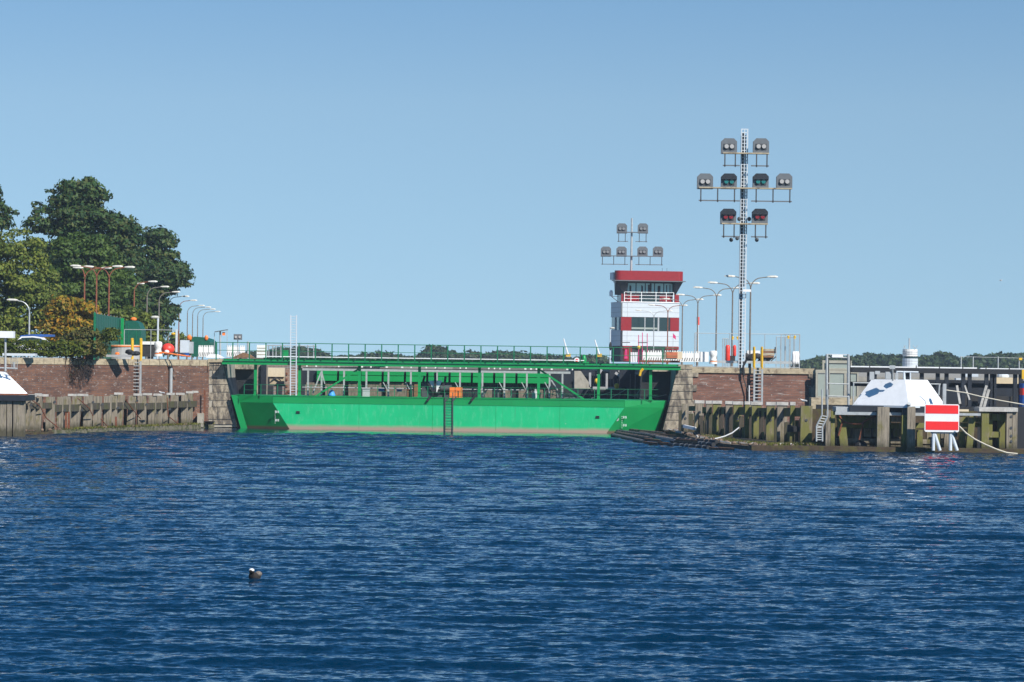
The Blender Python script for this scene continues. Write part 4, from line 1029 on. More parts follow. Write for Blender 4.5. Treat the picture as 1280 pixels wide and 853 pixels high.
# ------------------------------------------------------------------ street lamps
def lamp(label, px, pytop, dxs, mat, rusty, group, hpole=8.95, Yfix=None):
    V = UV(px, pytop)[1]; Y = F*hpole/V if Yfix is None else Yfix
    base = P(px,pytop,Y); zt = base.z; k = Y/F
    t = thing('street_lamp', label, 'street lamp', (base.x,Y,GZ), 0, group)
    m = MB(); m.bar((base.x,Y,GZ),(base.x,Y,zt-1.25),.10,.075,n=8); m.bar((base.x,Y,GZ),(base.x,Y,GZ+1.2),.15,n=8); m.build('pole',mat,t)
    for dx in dxs:
        L = dx*k; s = 1 if L > 0 else -1; ax = []
        for i in range(9):
            a = i/8*math.pi/2; ax.append((base.x+s*min(1.1,abs(L)*.6)*(1-math.cos(a)),Y,zt-1.25+1.15*math.sin(a)))
        ax.append((base.x+L-s*.35,Y,zt))
        m = MB(); m.path(ax,.055,6); m.build('arm',mat,t)
        c = Vector((base.x+L,Y,zt+.02)); m = MB()
        q = [(-.52*s,.10,.05),(-.2*s,.17,.10),(.3*s,.17,.12),(.55*s,.08,.05)]
        vs = []
        for (ox,hy,hz) in q:
            vs += [(c.x+ox,c.y-hy,c.z-.05),(c.x+ox,c.y+hy,c.z-.05),(c.x+ox,c.y+hy*.7,c.z+hz),(c.x+ox,c.y-hy*.7,c.z+hz)]
        fs = [(4*i+a,4*i+(a+1)%4,4*i+4+(a+1)%4,4*i+4+a) for i in range(3) for a in range(4)]+[(3,2,1,0),(12,13,14,15)]
        m.add(vs,fs); hd = m.build('lamp_head','lamp_head',t)
        m = MB(); m.box(c.x-.3,c.x+.4,c.y-.12,c.y+.12,c.z-.11,c.z-.052); m.build('lens','lens_white',hd)
    return t
LEFT = [(106,335,(27,-8),'lamp_rust'),(121,333,(-26,26),'lamp_rust'),(136.6,334,(-25.5,25.5),'lamp_rust'),(152.5,354.5,(22.5,),'lamp_rust'),(168,352,(23,),'lamp_rust'),(184,358.5,(22,),'lamp_grey'),(199,365,(21,),'lamp_grey'),(211,370.5,(21,),'lamp_grey'),(224,375.5,(18,),'lamp_rust'),(234.5,382,(17.5,),'lamp_grey'),(241,384,(19,),'lamp_grey'),(247.3,386.5,(18.5,),'lamp_grey'),(254,389.5,(18,),'lamp_grey')]
for i,(px,py,dx,mt) in enumerate(LEFT):
    kind = 'rusty twin-headed' if len(dx) == 2 else 'rusty single-headed' if mt == 'lamp_rust' else 'grey single-headed'
    lamp('%s street lamp, %s from the left in the left quay row' % (kind, ORD[i]), px, py, dx, mt, 0, 'street lamps along the left quay', hpole=8.9 if i > 2 else 9.4)
RIGHT = [(938.5,346,(-26,27),'lamp_grey'),(916,354,(-25,27.5),'lamp_grey'),(896,360,(-23.5,26),'lamp_grey'),(872.5,369,(-21.7,24),'lamp_grey'),(853.3,374.3,(-20.5,21),'lamp_grey'),(835,381.8,(-20.7,20),'lamp_rust'),(817.6,388.5,(-19.6,19),'steel')]
for i,(px,py,dx,mt) in enumerate(RIGHT):
    lamp('twin-headed right quay street lamp, %s of its row from the tall signal mast' % ORD[i], px, py, dx, mt, 0, 'twin street lamps along the right quay', hpole=8.9)
lamp('single grey street lamp alone in front of the trees at far left', 37, 375.5, (-21.5,), 'steel', 0, None, Yfix=300)
def small_lamp(label, px, py, Y, s):
    t = thing('small_lamp', label, 'lamp', (P(px,py,Y).x,Y,GZ)); a = P(px,py,Y)
    m = MB(); m.bar((a.x,Y,GZ),a,.09,n=6); m.build('pole','white_panel',t)
    m = MB(); m.ball((a.x+s*.3,Y,a.z+.1),(.45,.25,.15),8,5); m.build('lamp_head','lamp_head',t)
small_lamp('short pale post lamp left of the striped control tower',763,411,480,1)
small_lamp('short pale post lamp with white head between the left trees and fence',197.5,398,300,-1)

# ------------------------------------------------------------------ signal masts
def head(root, px, py, Y, w_, lens, hood, nm='signal_head'):
    c = P(px,py,Y); h = w_*.98; x0,x1 = c.x-w_/2, c.x+w_/2; z0,z1 = c.z-h/2, c.z+h/2; q = w_*.2
    pts = [(x0,Y,z0),(x1,Y,z0),(x1,Y,z1-q*1.0),(x1-q,Y,z1),(x0+q,Y,z1),(x0,Y,z1-q*1.0)]
    m = MB(); m.prism(pts,.62); hd = m.build(nm,'grey',root)
    m = MB(); zb = c.z-.02*h
    if hood:
        m.prism([(x0+.02,Y-.34,z1-q*1.9),(x1-.02,Y-.34,z1-q*1.9),(x1-.02,Y-.34,z1-q),(x1-q,Y-.34,z1-.02),(x0+q,Y-.34,z1-.02),(x0+.02,Y-.34,z1-q)],.33)
        m.build('hood','navy',hd)
    m = MB(); m.box(c.x-w_*.34,c.x+w_*.34,Y-.06,Y-.003,c.z-.24*h,c.z+.14*h); m.build('lens_plate','steel_dark',hd)
    for s in (-1,1):
        m = MB(); m.bar((c.x+s*w_*.17,Y-.20,c.z-.03*h),(c.x+s*w_*.17,Y-.063,c.z-.03*h),w_*.135,n=12); m.build('lens',lens,hd)
YM = 296.5
t_ = thing('signal_mast','tall white lattice signal mast with eight lamp boxes on the right quay','signal mast',(P(927,455,YM).x,YM,GZ))
xm = P(928,400,YM).x
def mp(py): return P(930,py,YM).z
zt_ = mp(161)
m = MB()
for (dx,dy) in ((-.30,0),(.30,0),(-.30,.6),(.30,.6),(-.02,0)): m.sq((xm+dx+.0,YM+dy,GZ),(xm+dx,YM+dy,zt_),.075)
m.build('chords','white_panel',t_)
z = GZ+.3
while z < zt_:
    m = MB(); m.box(xm-.30,xm+.30,YM-.03,YM+.03,z,z+.055); m.box(xm-.30,xm+.30,YM+.58,YM+.63,z+.1,z+.14); z += .345; m.build('rung','white_panel',t_)
m = MB(); m.box(xm-.26,xm-.06,YM+.05,YM+.3,GZ,zt_-.4); m.box(xm+.06,xm+.16,YM+.25,YM+.35,GZ+8,zt_-.6); m.build('cable_tray','black',t_)
rows = [(192,[(-27,'l'),(24,'r')],208,183,[(911.5,'lens_white',0),(951.5,'lens_white',0)],[905.5,918.5],[945,958]),
        (235.5,[(-52,'l'),(58,'r')],252,227,[(881.5,'lens_white',0),(911.3,'lens_green',1),(951,'lens_green',1),(980.6,'lens_white',0)],[875.5,896.5,917.5],[944.5,965.5,986.5]),
        (280,[(-24,'l'),(26,'r')],296.5,271,[(910.5,'lens_red',1),(950,'lens_red',1)],[904,917],[943.5,956.5])]
for (yb,ext,yr_,yh,heads,hl,hr) in rows:
    z = mp(yb); zl = mp(yr_)
    xL = P(min(hl)-2.5,yb,YM).x; xR = P(max(hr)+2.5,yb,YM).x
    m = MB(); m.box(xL,xR,YM-.9,YM-.05,z-.09,z+.03); m.build('platform','coping',t_)
    m = MB()
    for xs in hl+hr: 
        x = P(xs,yb,YM).x; m.sq((x,YM-.8,zl-.14),(x,YM-.8,z-.09),.12)
    m.build('hanger','steel_dark',t_)
    m = MB(); m.box(xL,P(924,yr_,YM).x,YM-.86,YM-.74,zl-.06,zl+.06); m.box(P(938,yr_,YM).x,xR,YM-.86,YM-.74,zl-.06,zl+.06); m.build('lower_rail','grey',t_)
    for (hx,ln,hd_) in heads: head(t_,hx,yh-.3,YM-.75,1.55,ln,hd_)
m = MB()
for (px,py) in ((924,274),(936.5,274),(921.5,298),(914,300),(946,300)): m.ball(P(px,py,YM-.3),(.2,.15,.22),8,5)
m.build('small_lamp','steel_dark',t_)
m = MB(); a = P(933,363.5,YM-.5); m.box(a.x-.35,a.x+.45,a.y-.2,a.y+.1,a.z-.12,a.z+.12); m.build('camera_box','white',t_)

# ------------------------------------------------------------------ control tower
YT = 500.0; kt = YT/F; TH = R(9.5)
cornL = P(776,430,YT)
t_ = thing('control_tower','red and white striped lock control tower with a glazed top cabin','tower',(cornL.x,YT,GZ),TH)
WT, DT = 9.85, 8.6
def tz(py): return P(812,py,YT).z - GZ
def tbox(name, x0,x1,y0,y1,pyb,pyt,mat,sub=None):
    m = MB(); m.box(x0,x1,y0,y1,tz(pyb),tz(pyt)); return m.build(name,mat,sub or t_,local=True)
tbox('lower_cladding',0,WT,0,DT,432.9,414,'white_panel')
tbox('middle_cladding',0,WT,0,DT,396.6,378.5,'white_panel')
m = MB()
for (a,b) in ((378.5,396.6),(414,432.9)):
    for k in (1/3,2/3):
        z = tz(lerp(a,b,k)); m.box(-.012,WT+.012,-.012,DT+.01,z-.035,z+.035)
    for x in (1.05,): m.box(x-.03,x+.03,-.014,.01,tz(b),tz(a))
m.build('panel_joints','grey_light',t_,local=True)
tbox('ground_floor',.15,WT-.15,.15,DT,453,433,'grey_dark')
tbox('window_band',.12,WT-.12,.12,DT-.1,413.9,396.7,'glass')
for (a,b,c,d) in ((0,1.75,396.8,413.8),(8.35,WT,396.8,413.8),(.3,1.9,433.1,437),(7.6,WT,433.1,437)): tbox('red_panel',a,b,.02,.5,d,c,'red')
tbox('red_panel',.55,1.9,.05,.4,452,437.1,'red')
for x in (4.05,6.4,3.98+2.3): tbox('mullion',x-.07,x+.07,.03,.2,413.8,396.8,'grey_light')
for x,x2 in ((1.8,4),(4.1,6.2)): tbox('blind',x,x2,.09,.11,411.8,409.6,'panel_green')
m = MB(); m.box(-.04,.1,0.1,DT,tz(413.8),tz(413)); m.box(-.04,.1,1.5,1.7,tz(413.8),tz(396.8)); m.box(-.04,.1,5,5.2,tz(413.8),tz(396.8)); m.build('side_frame','white_panel',t_,local=True)
tbox('corner_strip',-.03,.28,-.03,.25,452,414,'navy')
tbox('corner_strip',-.025,.2,-.025,.2,396.6,378.5,'grey')
# balcony level
tbox('balcony_core',1.0,WT-1.0,1.0,DT,378.4,367,'glass')
tbox('red_panel',1.2,3.2,.9,1.2,378.3,367.5,'red'); tbox('red_panel',.05,.9,.2,.6,378.3,367.5,'red'); tbox('red_panel',6.7,8.9,.9,1.2,378.3,367.5,'red'); tbox('red_panel',WT-.75,WT-.05,.1,.6,378.3,367.5,'red')
tbox('balcony_floor',-.05,WT+.05,-.1,DT,378.45,377.6,'white')
m = MB(); zr0 = tz(377.6); zr1 = tz(365.5)
for q in (0,.33,.66,1): m.bar((.5,-.02,lerp(zr0,zr1,q)),(WT-1.0,-.02,lerp(zr0,zr1,q)),.045)
m.build('balcony_rail','white',t_,local=True)
for x in (.5,1.6,3.4,5.85,7.6,WT-1.0):
    m = MB(); m.box(x-.05,x+.05,-.06,.02,zr0,zr1); m.build('balcony_post','white',t_,local=True)
# cabin: upright teal glazing between dark splayed wing walls
zb_, zc = tz(368), tz(351.6)
xa_, xb_ = 1.0, WT-1.0
m = MB(); m.box(xa_,xb_,.6,DT-.3,zb_,zc); m.build('cabin_core','navy',t_,local=True)
nw = 5
for k in range(nw):
    u0 = lerp(xa_,xb_,k/nw)+.09; u1 = lerp(xa_,xb_,(k+1)/nw)-.09
    m = MB(); m.box(u0,u1,.56,.598,zb_+.25,zc-.35); wn = m.build('cabin_window','glass_cab',t_,local=True)
    m = MB()
    for q in range(2): x = random.uniform(u0+.1,u1-.5); m.box(x,x+random.uniform(.15,.4),.545,.559,zb_+.25,zc-.35-random.uniform(0,.5))
    m.build('reflection_pane','navy',wn,local=True)
for (xo,xi,sg) in ((-1.15,xa_,-1),(WT+.4,xb_,1)):
    m = MB(); fr = [(xi,-.9,zc),(xo,-.9,zc),((xi*.45+(0 if sg<0 else WT-.3)*.55),.1,zb_),(xi,.3,zb_)]
    bk = [(xi,DT,zc),((.5 if sg<0 else WT+.2),DT,zc),((.6 if sg<0 else WT-.6),DT,zb_),(xi,DT,zb_)]
    m.add(fr+bk,[(0,1,2,3),(7,6,5,4),(1,5,6,2),(0,4,5,1),(2,6,7,3),(3,7,4,0)]); m.build('wing_wall','navy',t_,local=True)
m = MB(); m.prism([(-1.45,-1.3,tz(352)),(WT+.75,-1.3,tz(352)),(WT+.75,-1.3,tz(351)),(-1.45,-1.3,tz(351))],2.4); m.box(.3,WT+.3,1.1,DT,tz(352),tz(351)); m.build('soffit','grey',t_,local=True)
m = MB(); rr = .9; pts = []
x0,x1,y0,y1 = -1.25,WT+.45,-1.2,DT+.4
for cx,cy,s in ((x1-rr,y0+rr,-90),(x1-rr,y1-rr,0),(x0+rr+1.7,y1-rr,90),(x0+rr,y0+rr,180)):
    for k in range(6): a = R(s+k*18); pts.append((cx+rr*math.cos(a),cy+rr*math.sin(a)))
n = len(pts); za, zb2 = tz(350.8), tz(339)
m.add([(x,y,za) for x,y in pts]+[(x,y,zb2) for x,y in pts],[tuple(range(n-1,-1,-1)),tuple(range(n,2*n))]+[(i,(i+1)%n,n+(i+1)%n,n+i) for i in range(n)]); m.build('roof','red',t_,local=True)
m = MB(); m.box(x0+.0,x0+.5,.8,3.6,tz(350),tz(341)); m.build('roof_side_panel','white_panel',t_,local=True)
m = MB(); 
for x in (7.3,8.1): m.bar((x,2,zb2),(x,2,zb2+.6),.03,n=5)
m.build('antenna','steel_dark',t_,local=True)
m = MB(); m.bar((-.05,2,tz(371)),(-1.3,2,tz(371)),.04); m.bar((-1.3,2,tz(371)),(-.1,2,tz(378)),.05); m.build('camera_bracket','red',t_,local=True)
m = MB(); m.lathe((-1.35,2,tz(370.8)),[(.28,0),(.30,.7),(.2,.95),(.1,1.0)],10); m.build('camera_housing','white',t_,local=True)
# mast on the tower roof
YS = 506; 
t_ = thing('signal_mast','grey signal mast with six lamp boxes on the control tower roof','signal mast',(P(789,338,YS).x,YS,P(789,339,YS).z))
xm = P(789.5,300,YS).x
m = MB(); m.bar((xm,YS,P(789,340,YS).z),(xm,YS,P(789,273,YS).z),.2,.15,n=8); m.build('pole','steel',t_)
for (yb,yr2,yh,heads,hl,hr) in ((290.8,302.3,285.7,[777.4,803.7],[773.3,781.5],[799,807.5]),(320.5,331,314.7,[757.5,777,803.2,822.6],[753,767,781],[798.5,812.5,827])):
    z = P(789,yb,YS).z; zl = P(789,yr2,YS).z; xL = P(min(hl)-1.5,yb,YS).x; xR = P(max(hr)+1.5,yb,YS).x
    m = MB(); m.box(xL,xR,YS-.7,YS-.1,z-.07,z+.07); m.build('platform','grey',t_)
    m = MB()
    for xs in hl+hr: x = P(xs,yb,YS).x; m.sq((x,YS-.6,zl-.1),(x,YS-.6,z),.12)
    m.build('hanger','steel_dark',t_)
    m = MB(); m.box(xL,P(785,yr2,YS).x,YS-.65,YS-.55,zl-.06,zl+.06); m.box(P(794,yr2,YS).x,xR,YS-.65,YS-.55,zl-.06,zl+.06); m.build('lower_rail','grey',t_)
    for hx in heads: head(t_,hx,yh,YS-.65,1.72,'lens_dull',0)
# flag, thin radio mast and a vertical red float sign behind the tower
t = thing('signal_pole','thin white pole with a red cylinder on top, between the twin lamps','pole',(P(872.5,430,520).x,520,GZ))
m = MB(); m.bar((P(872.5,430,520).x,520,GZ),P(872.5,406,520),.1,n=6); m.build('pole','white',t)
m = MB(); a = P(872.6,406.5,519.5); b = P(872.6,396.5,519.5); m.bar(a,b,.24,n=10); m.build('red_cylinder','red_plastic',t)
m = MB(); a = P(870.5,447,900); b = P(870.5,415,900)
for dx in (-.5,.5): m.sq((a.x+dx,900,a.z),(a.x+dx*.3,900,b.z),.18)
for k in range(9):
    z = lerp(a.z,b.z,k/9); z2 = lerp(a.z,b.z,(k+1)/9); q = lerp(.5,.15,k/9); m.sq((a.x-q,900,z),(a.x+q,900,z2),.12)
tag(m.build('radio_mast','grey_light'),'faint far lattice radio mast behind the twin street lamps','mast')
m = MB(); a = P(843,421,470); m.prism([(a.x-.25,470,a.z-.1),(a.x+.25,470,a.z-.5),(a.x+.2,470,a.z+.1),(a.x-.2,470,a.z+.5)],.05); fl = m.build('small_flag','pink'); tag(fl,'tiny dark pink flag right of the control tower','flag')
m = MB(); m.bar((a.x-.2,470.1,GZ),(a.x-.2,470.1,a.z+.6),.03); o = m.build('flag_pole','steel'); o.parent = fl; o.location = o.location-fl.location

# ------------------------------------------------------------------ right quay clutter
def fence_panels(label, px0, px1, pyt, pyb, Y, npost, mat='steel', wires=22, px_tilt=0):
    t = thing('site_fence',label,'fence',(P((px0+px1)/2,pyb,Y).x,Y,GZ))
    a = P(px0,pyb,Y); b = P(px1,pyb,Y); zt = P((px0+px1)/2,pyt,Y).z; zb = GZ+.1
    for i in range(npost):
        x = lerp(a.x,b.x,i/(npost-1)); m = MB(); m.bar((x,Y,GZ),(x,Y,zt),.035,n=6); m.build('post',mat,t)
    m = MB(); m.bar((a.x,Y,zt),(b.x,Y,zt),.035); m.bar((a.x,Y,zb),(b.x,Y,zb),.03)
    m.build('frame',mat,t)
    if wires:
        m = MB()
        for i in range(wires): x = lerp(a.x,b.x,(i+.5)/wires); m.bar((x,Y,zb),(x,Y,zt),.008,n=3,cap=False)
        m.build('mesh',mat,t)
    return t
fence_panels('long see-through wire fence with thin top rail on the right quay',868,999.5,417.5,455,312,4,wires=0)
fence_panels('short stack of wire fence panels left of the red fenders',903,910,423.5,452,305,4,wires=6)
fence_panels('wire fence panels standing closest to the tower side of the white barrel',970,992,421.5,455,300,5,wires=16)
fence_panels('wire fence panels in a second layer behind the wooden pallet',976,999,418,455,303,5,wires=14)
for i,(px,Y,lab) in enumerate(((916,306,'left'),(922,306,'middle'),(985.5,299,'second from right'),(993.5,299,'rightmost'))):
    m = MB(); a = P(px,422 if i < 2 else 421,Y); m.ball(a,(.13,.1,.11),8,5); m.box(a.x-.08,a.x+.08,Y-.08,Y+.08,a.z-.22,a.z-.08)
    tag(m.build('warning_lamp','yellow'),'small yellow warning lamp on the right quay fence, %s of four' % lab,'warning lamp','yellow warning lamps on the fence')
for (px,rr_,lab) in ((909.5,3.0,'tall round red fender standing left of the lattice mast foot'),(918.8,2.1,'shorter red fender leaning beside the tall red fender')):
    m = MB(); a = P(px,452 if rr_>2.5 else 446,300); r = rr_*300/F; h = P(px,431.5,300).z-a.z
    m.lathe((a.x,300+(0 if rr_>2.5 else .8),a.z),[(r*.7,0),(r,.12),(r,h*.45),(r*.96,h*.5),(r,h*.55),(r,h-.15),(r*.6,h)],14); o = m.build('red_fender','red_plastic',smooth=True); tag(o,lab,'fender','red fenders on the right quay'); 
m = MB(); pbox(m,912,445,919,452,300.4,.6); tag(m.build('black_crate','grey_dark'),'dark crate standing between and behind the red fenders','crate')
def barrier(label, px, pyb, pyt, Y, wpx):
    a = P(px-wpx/2,pyb,Y); b = P(px+wpx/2,pyt,Y); t = thing('road_barrier',label,'barrier',((a.x+b.x)/2,Y,a.z),0,'white plastic road barriers')
    m = MB(); h = b.z-a.z; w2 = (b.x-a.x)
    pts = [(a.x,Y,a.z),(b.x-.03,Y,a.z),(b.x-.03,Y,b.z-.18)]
    n = 3
    for i in range(n-1,-1,-1):
        xx = lerp(a.x,b.x-.03,(i+.75)/n); x2 = lerp(a.x,b.x-.03,(i+.25)/n); pts += [(xx,Y,b.z-.18),(xx,Y,b.z),(x2,Y,b.z),(x2,Y,b.z-.18)]
    pts += [(a.x,Y,b.z-.18)]
    m.prism(pts,.4); m.build('shell','white_plastic',t)
    m = MB()
    for i in range(3):
        x = lerp(a.x,b.x,(i+.15)/3); m.prism([(x,Y-.012,a.z+.08),(x+w2*.1,Y-.012,a.z+.08),(x+w2*.22,Y-.012,a.z+h*.38),(x+w2*.12,Y-.012,a.z+h*.38)],.01)
    m.build('hatched_band','grey_dark',t)
RB = [(808,9),(817,9),(826,9),(835,9),(844,9),(853,9),(862,9),(871,9)]
for i,(px,wp) in enumerate(RB): barrier('white plastic road barrier by the control tower foot, %s from the left' % ORD[i], px, 452.5, 438.5 if px < 850 else 439.5, 330 if px < 850 else 312, wp+.3)
LB = [(251,6.4),(257.5,6.4),(264,6.4),(287,7.5),(295,7.5),(303,7)]
for i,(px,wp) in enumerate(LB): barrier('white plastic road barrier on the left quay near the gate, %s from the left' % ORD[i], px, 446, 432, 330, wp)
m = MB(); pbox(m,875.5,440,886,452.5,305,1.6); tag(m.build('white_tank','white_plastic'),'white box tank between the white barriers and the capstan','tank')
def capstan(label, px, pyb, pyt, Y, rpx):
    a = P(px,pyb,Y); h = P(px,pyt,Y).z-a.z; r = rpx*Y/F
    t = thing('capstan',label,'capstan',tuple(a),0,'white capstans on the quays')
    m = MB(); m.lathe(a,[(r,.22*h),(r*.95,.3*h),(r*.80,.42*h),(r*.85,.55*h),(r*1.05,.65*h),(r*1.08,.88*h),(r*.9,.97*h),(r*.5,h)],16); m.build('drum','white_plastic',t,smooth=True)
    m = MB(); m.lathe(a,[(r*1.0,.15*h),(r*1.0,.22*h-.002)],16); m.build('orange_ring','orange',t)
    m = MB(); m.lathe(a,[(r*1.1,0),(r*1.1,.15*h-.002)],16); m.build('base','white_plastic',t)
capstan('white round capstan with orange ring near the right stone corner',891.5,455,438.5,296,4.6)
capstan('white capstan with orange ring beside the red boat fender on the left quay',197.7,445.5,427,285,4.6)
m = MB()
for k,(px,r) in enumerate(((992,2.2),(994.5,2.4),(997,2.0))):
    a = P(px,455.5,296); m.lathe((a.x,296,a.z),[(r*.078*.9,0),(r*.078,.3),(r*.078*.8,.6),(r*.078*1.05,.95),(r*.05,1.25)],10)
tag(m.build('rope_bundle','feather_white',smooth=True),'bundle of whitish coiled rope at the right end of the fence','rope bundle')
t = thing('timber_stack','stack of wooden boards on trestles right of the yellow ladder rails','timber stack',(P(962,450,298).x,298,GZ))
for i,(y0,y1) in enumerate(((436.5,438.5),(439,441.5),(442,444),(444.5,447))):
    m = MB(); pbox(m,953+i*.5,y0,970-i*.8,y1,298,1.2); m.build('board','coping' if i%2 == 0 else 'timber_brown',t)
m = MB(); m.sq(P(969,434,298),P(969,442,298),.12); m.sq(P(970,446,298),P(960,455,298),.1); pbox(m,954,447,958,453,298.2,1); m.build('trestle','steel_dark',t)
m = MB()
for k in range(16):
    a = P(random.uniform(932,966),random.uniform(444,453),random.uniform(298,300)); m.ball(a,(random.uniform(.2,.5),.3,random.uniform(.15,.35)),7,5)
o = tag(m.build('dark_clutter','grey_dark'),'heap of dark tackle on the quay behind the yellow ladder rails','tackle heap')
m = MB(); pbox(m,934,438.5,950,444,304,1.5); tag(m.build('white_box','white_plastic'),'low white box behind the dark tackle heap','box')
m = MB(); pbox(m,895,452,990,454,297.8,.12); tag(m.build('guard_rail','steel'),'low galvanised guard rail along the right quay edge','guard rail')
t = thing('pallet_stack','orange and cream packed pallet in front of the white barriers','pallet',(P(838,452,300).x,305,GZ))
m = MB(); pbox(m,828,440,853,449,306,1.2); m.build('wrapping','beige',t)
m = MB(); pbox(m,833,440.5,847,447.5,305.9,.08); m.build('orange_panel','rust_orange',t)
m = MB(); pbox(m,800,451,850,453,304,1.6); m.build('canvas','rust',t)
t = thing('door_stack','row of narrow white boards leaning by the red tower door','boards',(P(792,450,420).x,420,GZ))
for k in range(5):
    m = MB(); x = 786.5+k*2.1; m.prism([P(x,453,420),P(x+1.5,453,420),P(x+2.0,440.5,420),P(x+.6,440.5,420)],.2); m.build('board','white',t)
m = MB(); m.prism([P(780.5,448.5,419),P(784.5,448.5,419),P(783.5,437,419),P(781.7,437,419)],.3); tag(m.build('pink_sheet','pink'),'bright pink folded sheet hanging at the tower foot','sheet')
t = thing('tube_scaffold','thin tube scaffold with reddish uprights before the control tower','scaffold',(P(803,452,400).x,400,GZ))
m = MB()
for px,y in ((798.3,419),(809,417),(803,416)): m.bar((P(px,452,400).x,400,GZ),P(px,y,400),.05)
m.build('upright','pink',t)
m = MB(); m.bar(P(797.5,428.5,400),P(809.5,428.5,400),.07); m.bar(P(776,428.3,400),P(787.5,428.3,400),.06)
for px in (800,805.5,811): m.bar((P(px,452,401).x,401,GZ),P(px,434,401),.07)
m.build('cross_tube','steel_dark',t)
m = MB(); m.ball(P(798.5,434.5,399.5),(.25,.2,.25),8,5); tag(m.build('amber_lamp','yellow'),'round amber lamp on the tube scaffold before the tower','lamp')
m = MB(); a = P(763,433,YG+.6); m.ball((a.x+.0,a.y,a.z),(.14,.1,.42),8,6); tag(m.build('life_ring_cover','black'),'small black rolled bundle hanging on the walkway railing','bundle')
m = MB(); a = P(801,464,YG+.4); m.path([P(804,461,YG+.3),P(800.5,465,YG+.3),P(799.5,470,YG+.3)],.13); tag(m.build('hanging_rag','yellow'),'yellow and white rag hanging below the gate walkway','rag')
m = MB(); a = P(730,449,304); m.lathe((a.x,304,6.4),[(.3,0),(.36,.1),(.2,.35),(.28,.6),(.2,.9),(.08,1.15)],12); tag(m.build('green_bollard','green',smooth=True),'green rounded bollard behind the gate railing','bollard')
t = thing('round_sign','red and white round sign behind the right part of the gate railing','sign',(P(721,450,303).x,303,6.4))
m = MB(); a = P(721,450.5,303); m.bar((a.x,303,a.z),(a.x,302.9,a.z),.27,n=14); m.build('disc','white',t)
m = MB(); m.bar((a.x,302.89,a.z),(a.x,302.86,a.z),.15,n=14); m.build('red_spot','red_bright',t)
# tower crane / lamp poles far away
for i,(x0,y0,x1,y1,Y,lab) in enumerate(((704.5,423.5,710,443,900,'left of the two far white masts leaning over the trees'),(743.5,425,749,443,900,'right of the two far white masts leaning over the trees'))):
    t = thing('leaning_mast',lab,'mast',tuple(P(x1,y1,Y)),0,'far white leaning masts')
    m = MB(); m.bar(P(x1,y1,Y),P(x0,y0,Y),.28,.16,n=6); m.build('spar','white',t)
    m = MB(); a = P(x1+.5,444,Y); m.box(a.x-.7,a.x+.7,Y,Y+1,a.z-.5,a.z+.4); m.build('float_box','yellow',t)
t = thing('harbour_cabin','small white two-storey round cabin with a mast, far beyond the dark gate','cabin',(P(1137,457,620).x,620,0))
def cyl(px0,px1,y0,y1,mat,nm,Y=620):
    a = P(px0,y1,Y); b = P(px1,y0,Y); m = MB(); m.lathe(((a.x+b.x)/2,Y,a.z),[((b.x-a.x)/2,0),((b.x-a.x)/2,b.z-a.z)],18); m.build(nm,mat,t)
cyl(1128.2,1147,436.8,445.4,'white_plastic','upper_floor'); cyl(1129,1147,445.5,448.4,'glass','window_ring'); cyl(1127.8,1147.4,448.5,459,'white_panel','lower_floor')
m = MB(); m.bar(P(1136.7,436.4,620),P(1136.7,423,620),.16,n=6)
for (a,b) in (((1129,435.5),(1132,432)),((1132,436.4),(1130,432)),((1141,432),(1144,436)),((1147,432),(1144,436.4))): m.bar(P(*a,618.5),P(*b,618.5),.06,n=5)
m.build('mast','grey_light',t)
m = MB()
for y in (440.5,443,452,455.5):
    a = P(1137.6,y,620); m.lathe((a.x,620,a.z),[(1.62,0),(1.62,.12)],18)
m.build('cladding_band','grey_light',t)
for i,(px,lab) in enumerate(((1201.5,'first'),(1216.5,'second'),(1247.7,'third'),(1274,'fourth'))):
    t = thing('fence_post','pale lamp pole above the dark walkway, %s from the cabin' % lab,'pole',(P(px,459,400).x,400,5.6),0,'pale poles above the dark walkway')
    m = MB(); Yq = 400; m.bar((P(px,459,Yq).x,Yq,5.6),P(px,446 if i < 3 else 450,Yq),.08,n=6); m.build('pole','steel',t)
    if i == 3:
        m = MB(); a = P(1276,449,Yq); m.box(a.x-.25,a.x+.15,Yq-.2,Yq+.2,a.z-.15,a.z+.15); m.build('lamp_box','yellow',t)
m = MB(); m.bar(P(1200,446,400),P(1280,448,400),.03,n=5); tag(m.build('overhead_wire','steel'),'thin horizontal wire between the pale poles at far right','wire')

# ------------------------------------------------------------------ left quay clutter
t = thing('sheet_fence','tall teal-green corrugated sheet fence with bright green end post','fence',(P(134,440,276).x,276,GZ))
m = MB(); pa = P(117.5,441,271.5); pb = P(150,424,292); n = 22
for i in range(n):
    a = pa.lerp(pb,i/n); b = pa.lerp(pb,(i+1)/n); mid = a.lerp(b,.55); q = .12 if i%2 else -.12
    z1a = lerp(P(117.5,392,271.5).z,P(150,398,292).z,i/n)
    zz = [z1a]*2
    m.hexa([(a.x,a.y,GZ),(b.x,b.y,GZ),(b.x+.06,b.y+q,GZ),(a.x+.06,a.y+q,GZ),(a.x,a.y,z1a),(b.x,b.y,z1a),(b.x+.06,b.y+q,z1a),(a.x+.06,a.y+q,z1a)])
m.build('sheeting','green_teal',t)
m = MB(); a = P(118,440,271); m.box(a.x-.09,a.x+.09,270.9,271.1,GZ,P(118,392,271).z+.1); m.build('post','green_dark',t)
m = MB(); pbox(m,150.5,398,154.5,440,291,.4); m.build('end_post','green',t)
m = MB()
for k in range(9): a = pa.lerp(pb,k/8); z = lerp(P(117.5,392,271.5).z,P(150,398,292).z,k/8); m.bar((a.x,a.y-.1,z),(a.x,a.y-.1,z+.14),.025,n=4)
m.build('spikes','steel',t)
t = thing('green_container','teal green rounded container hut behind the thin white rail','container',(P(166,440,320).x,320,GZ))
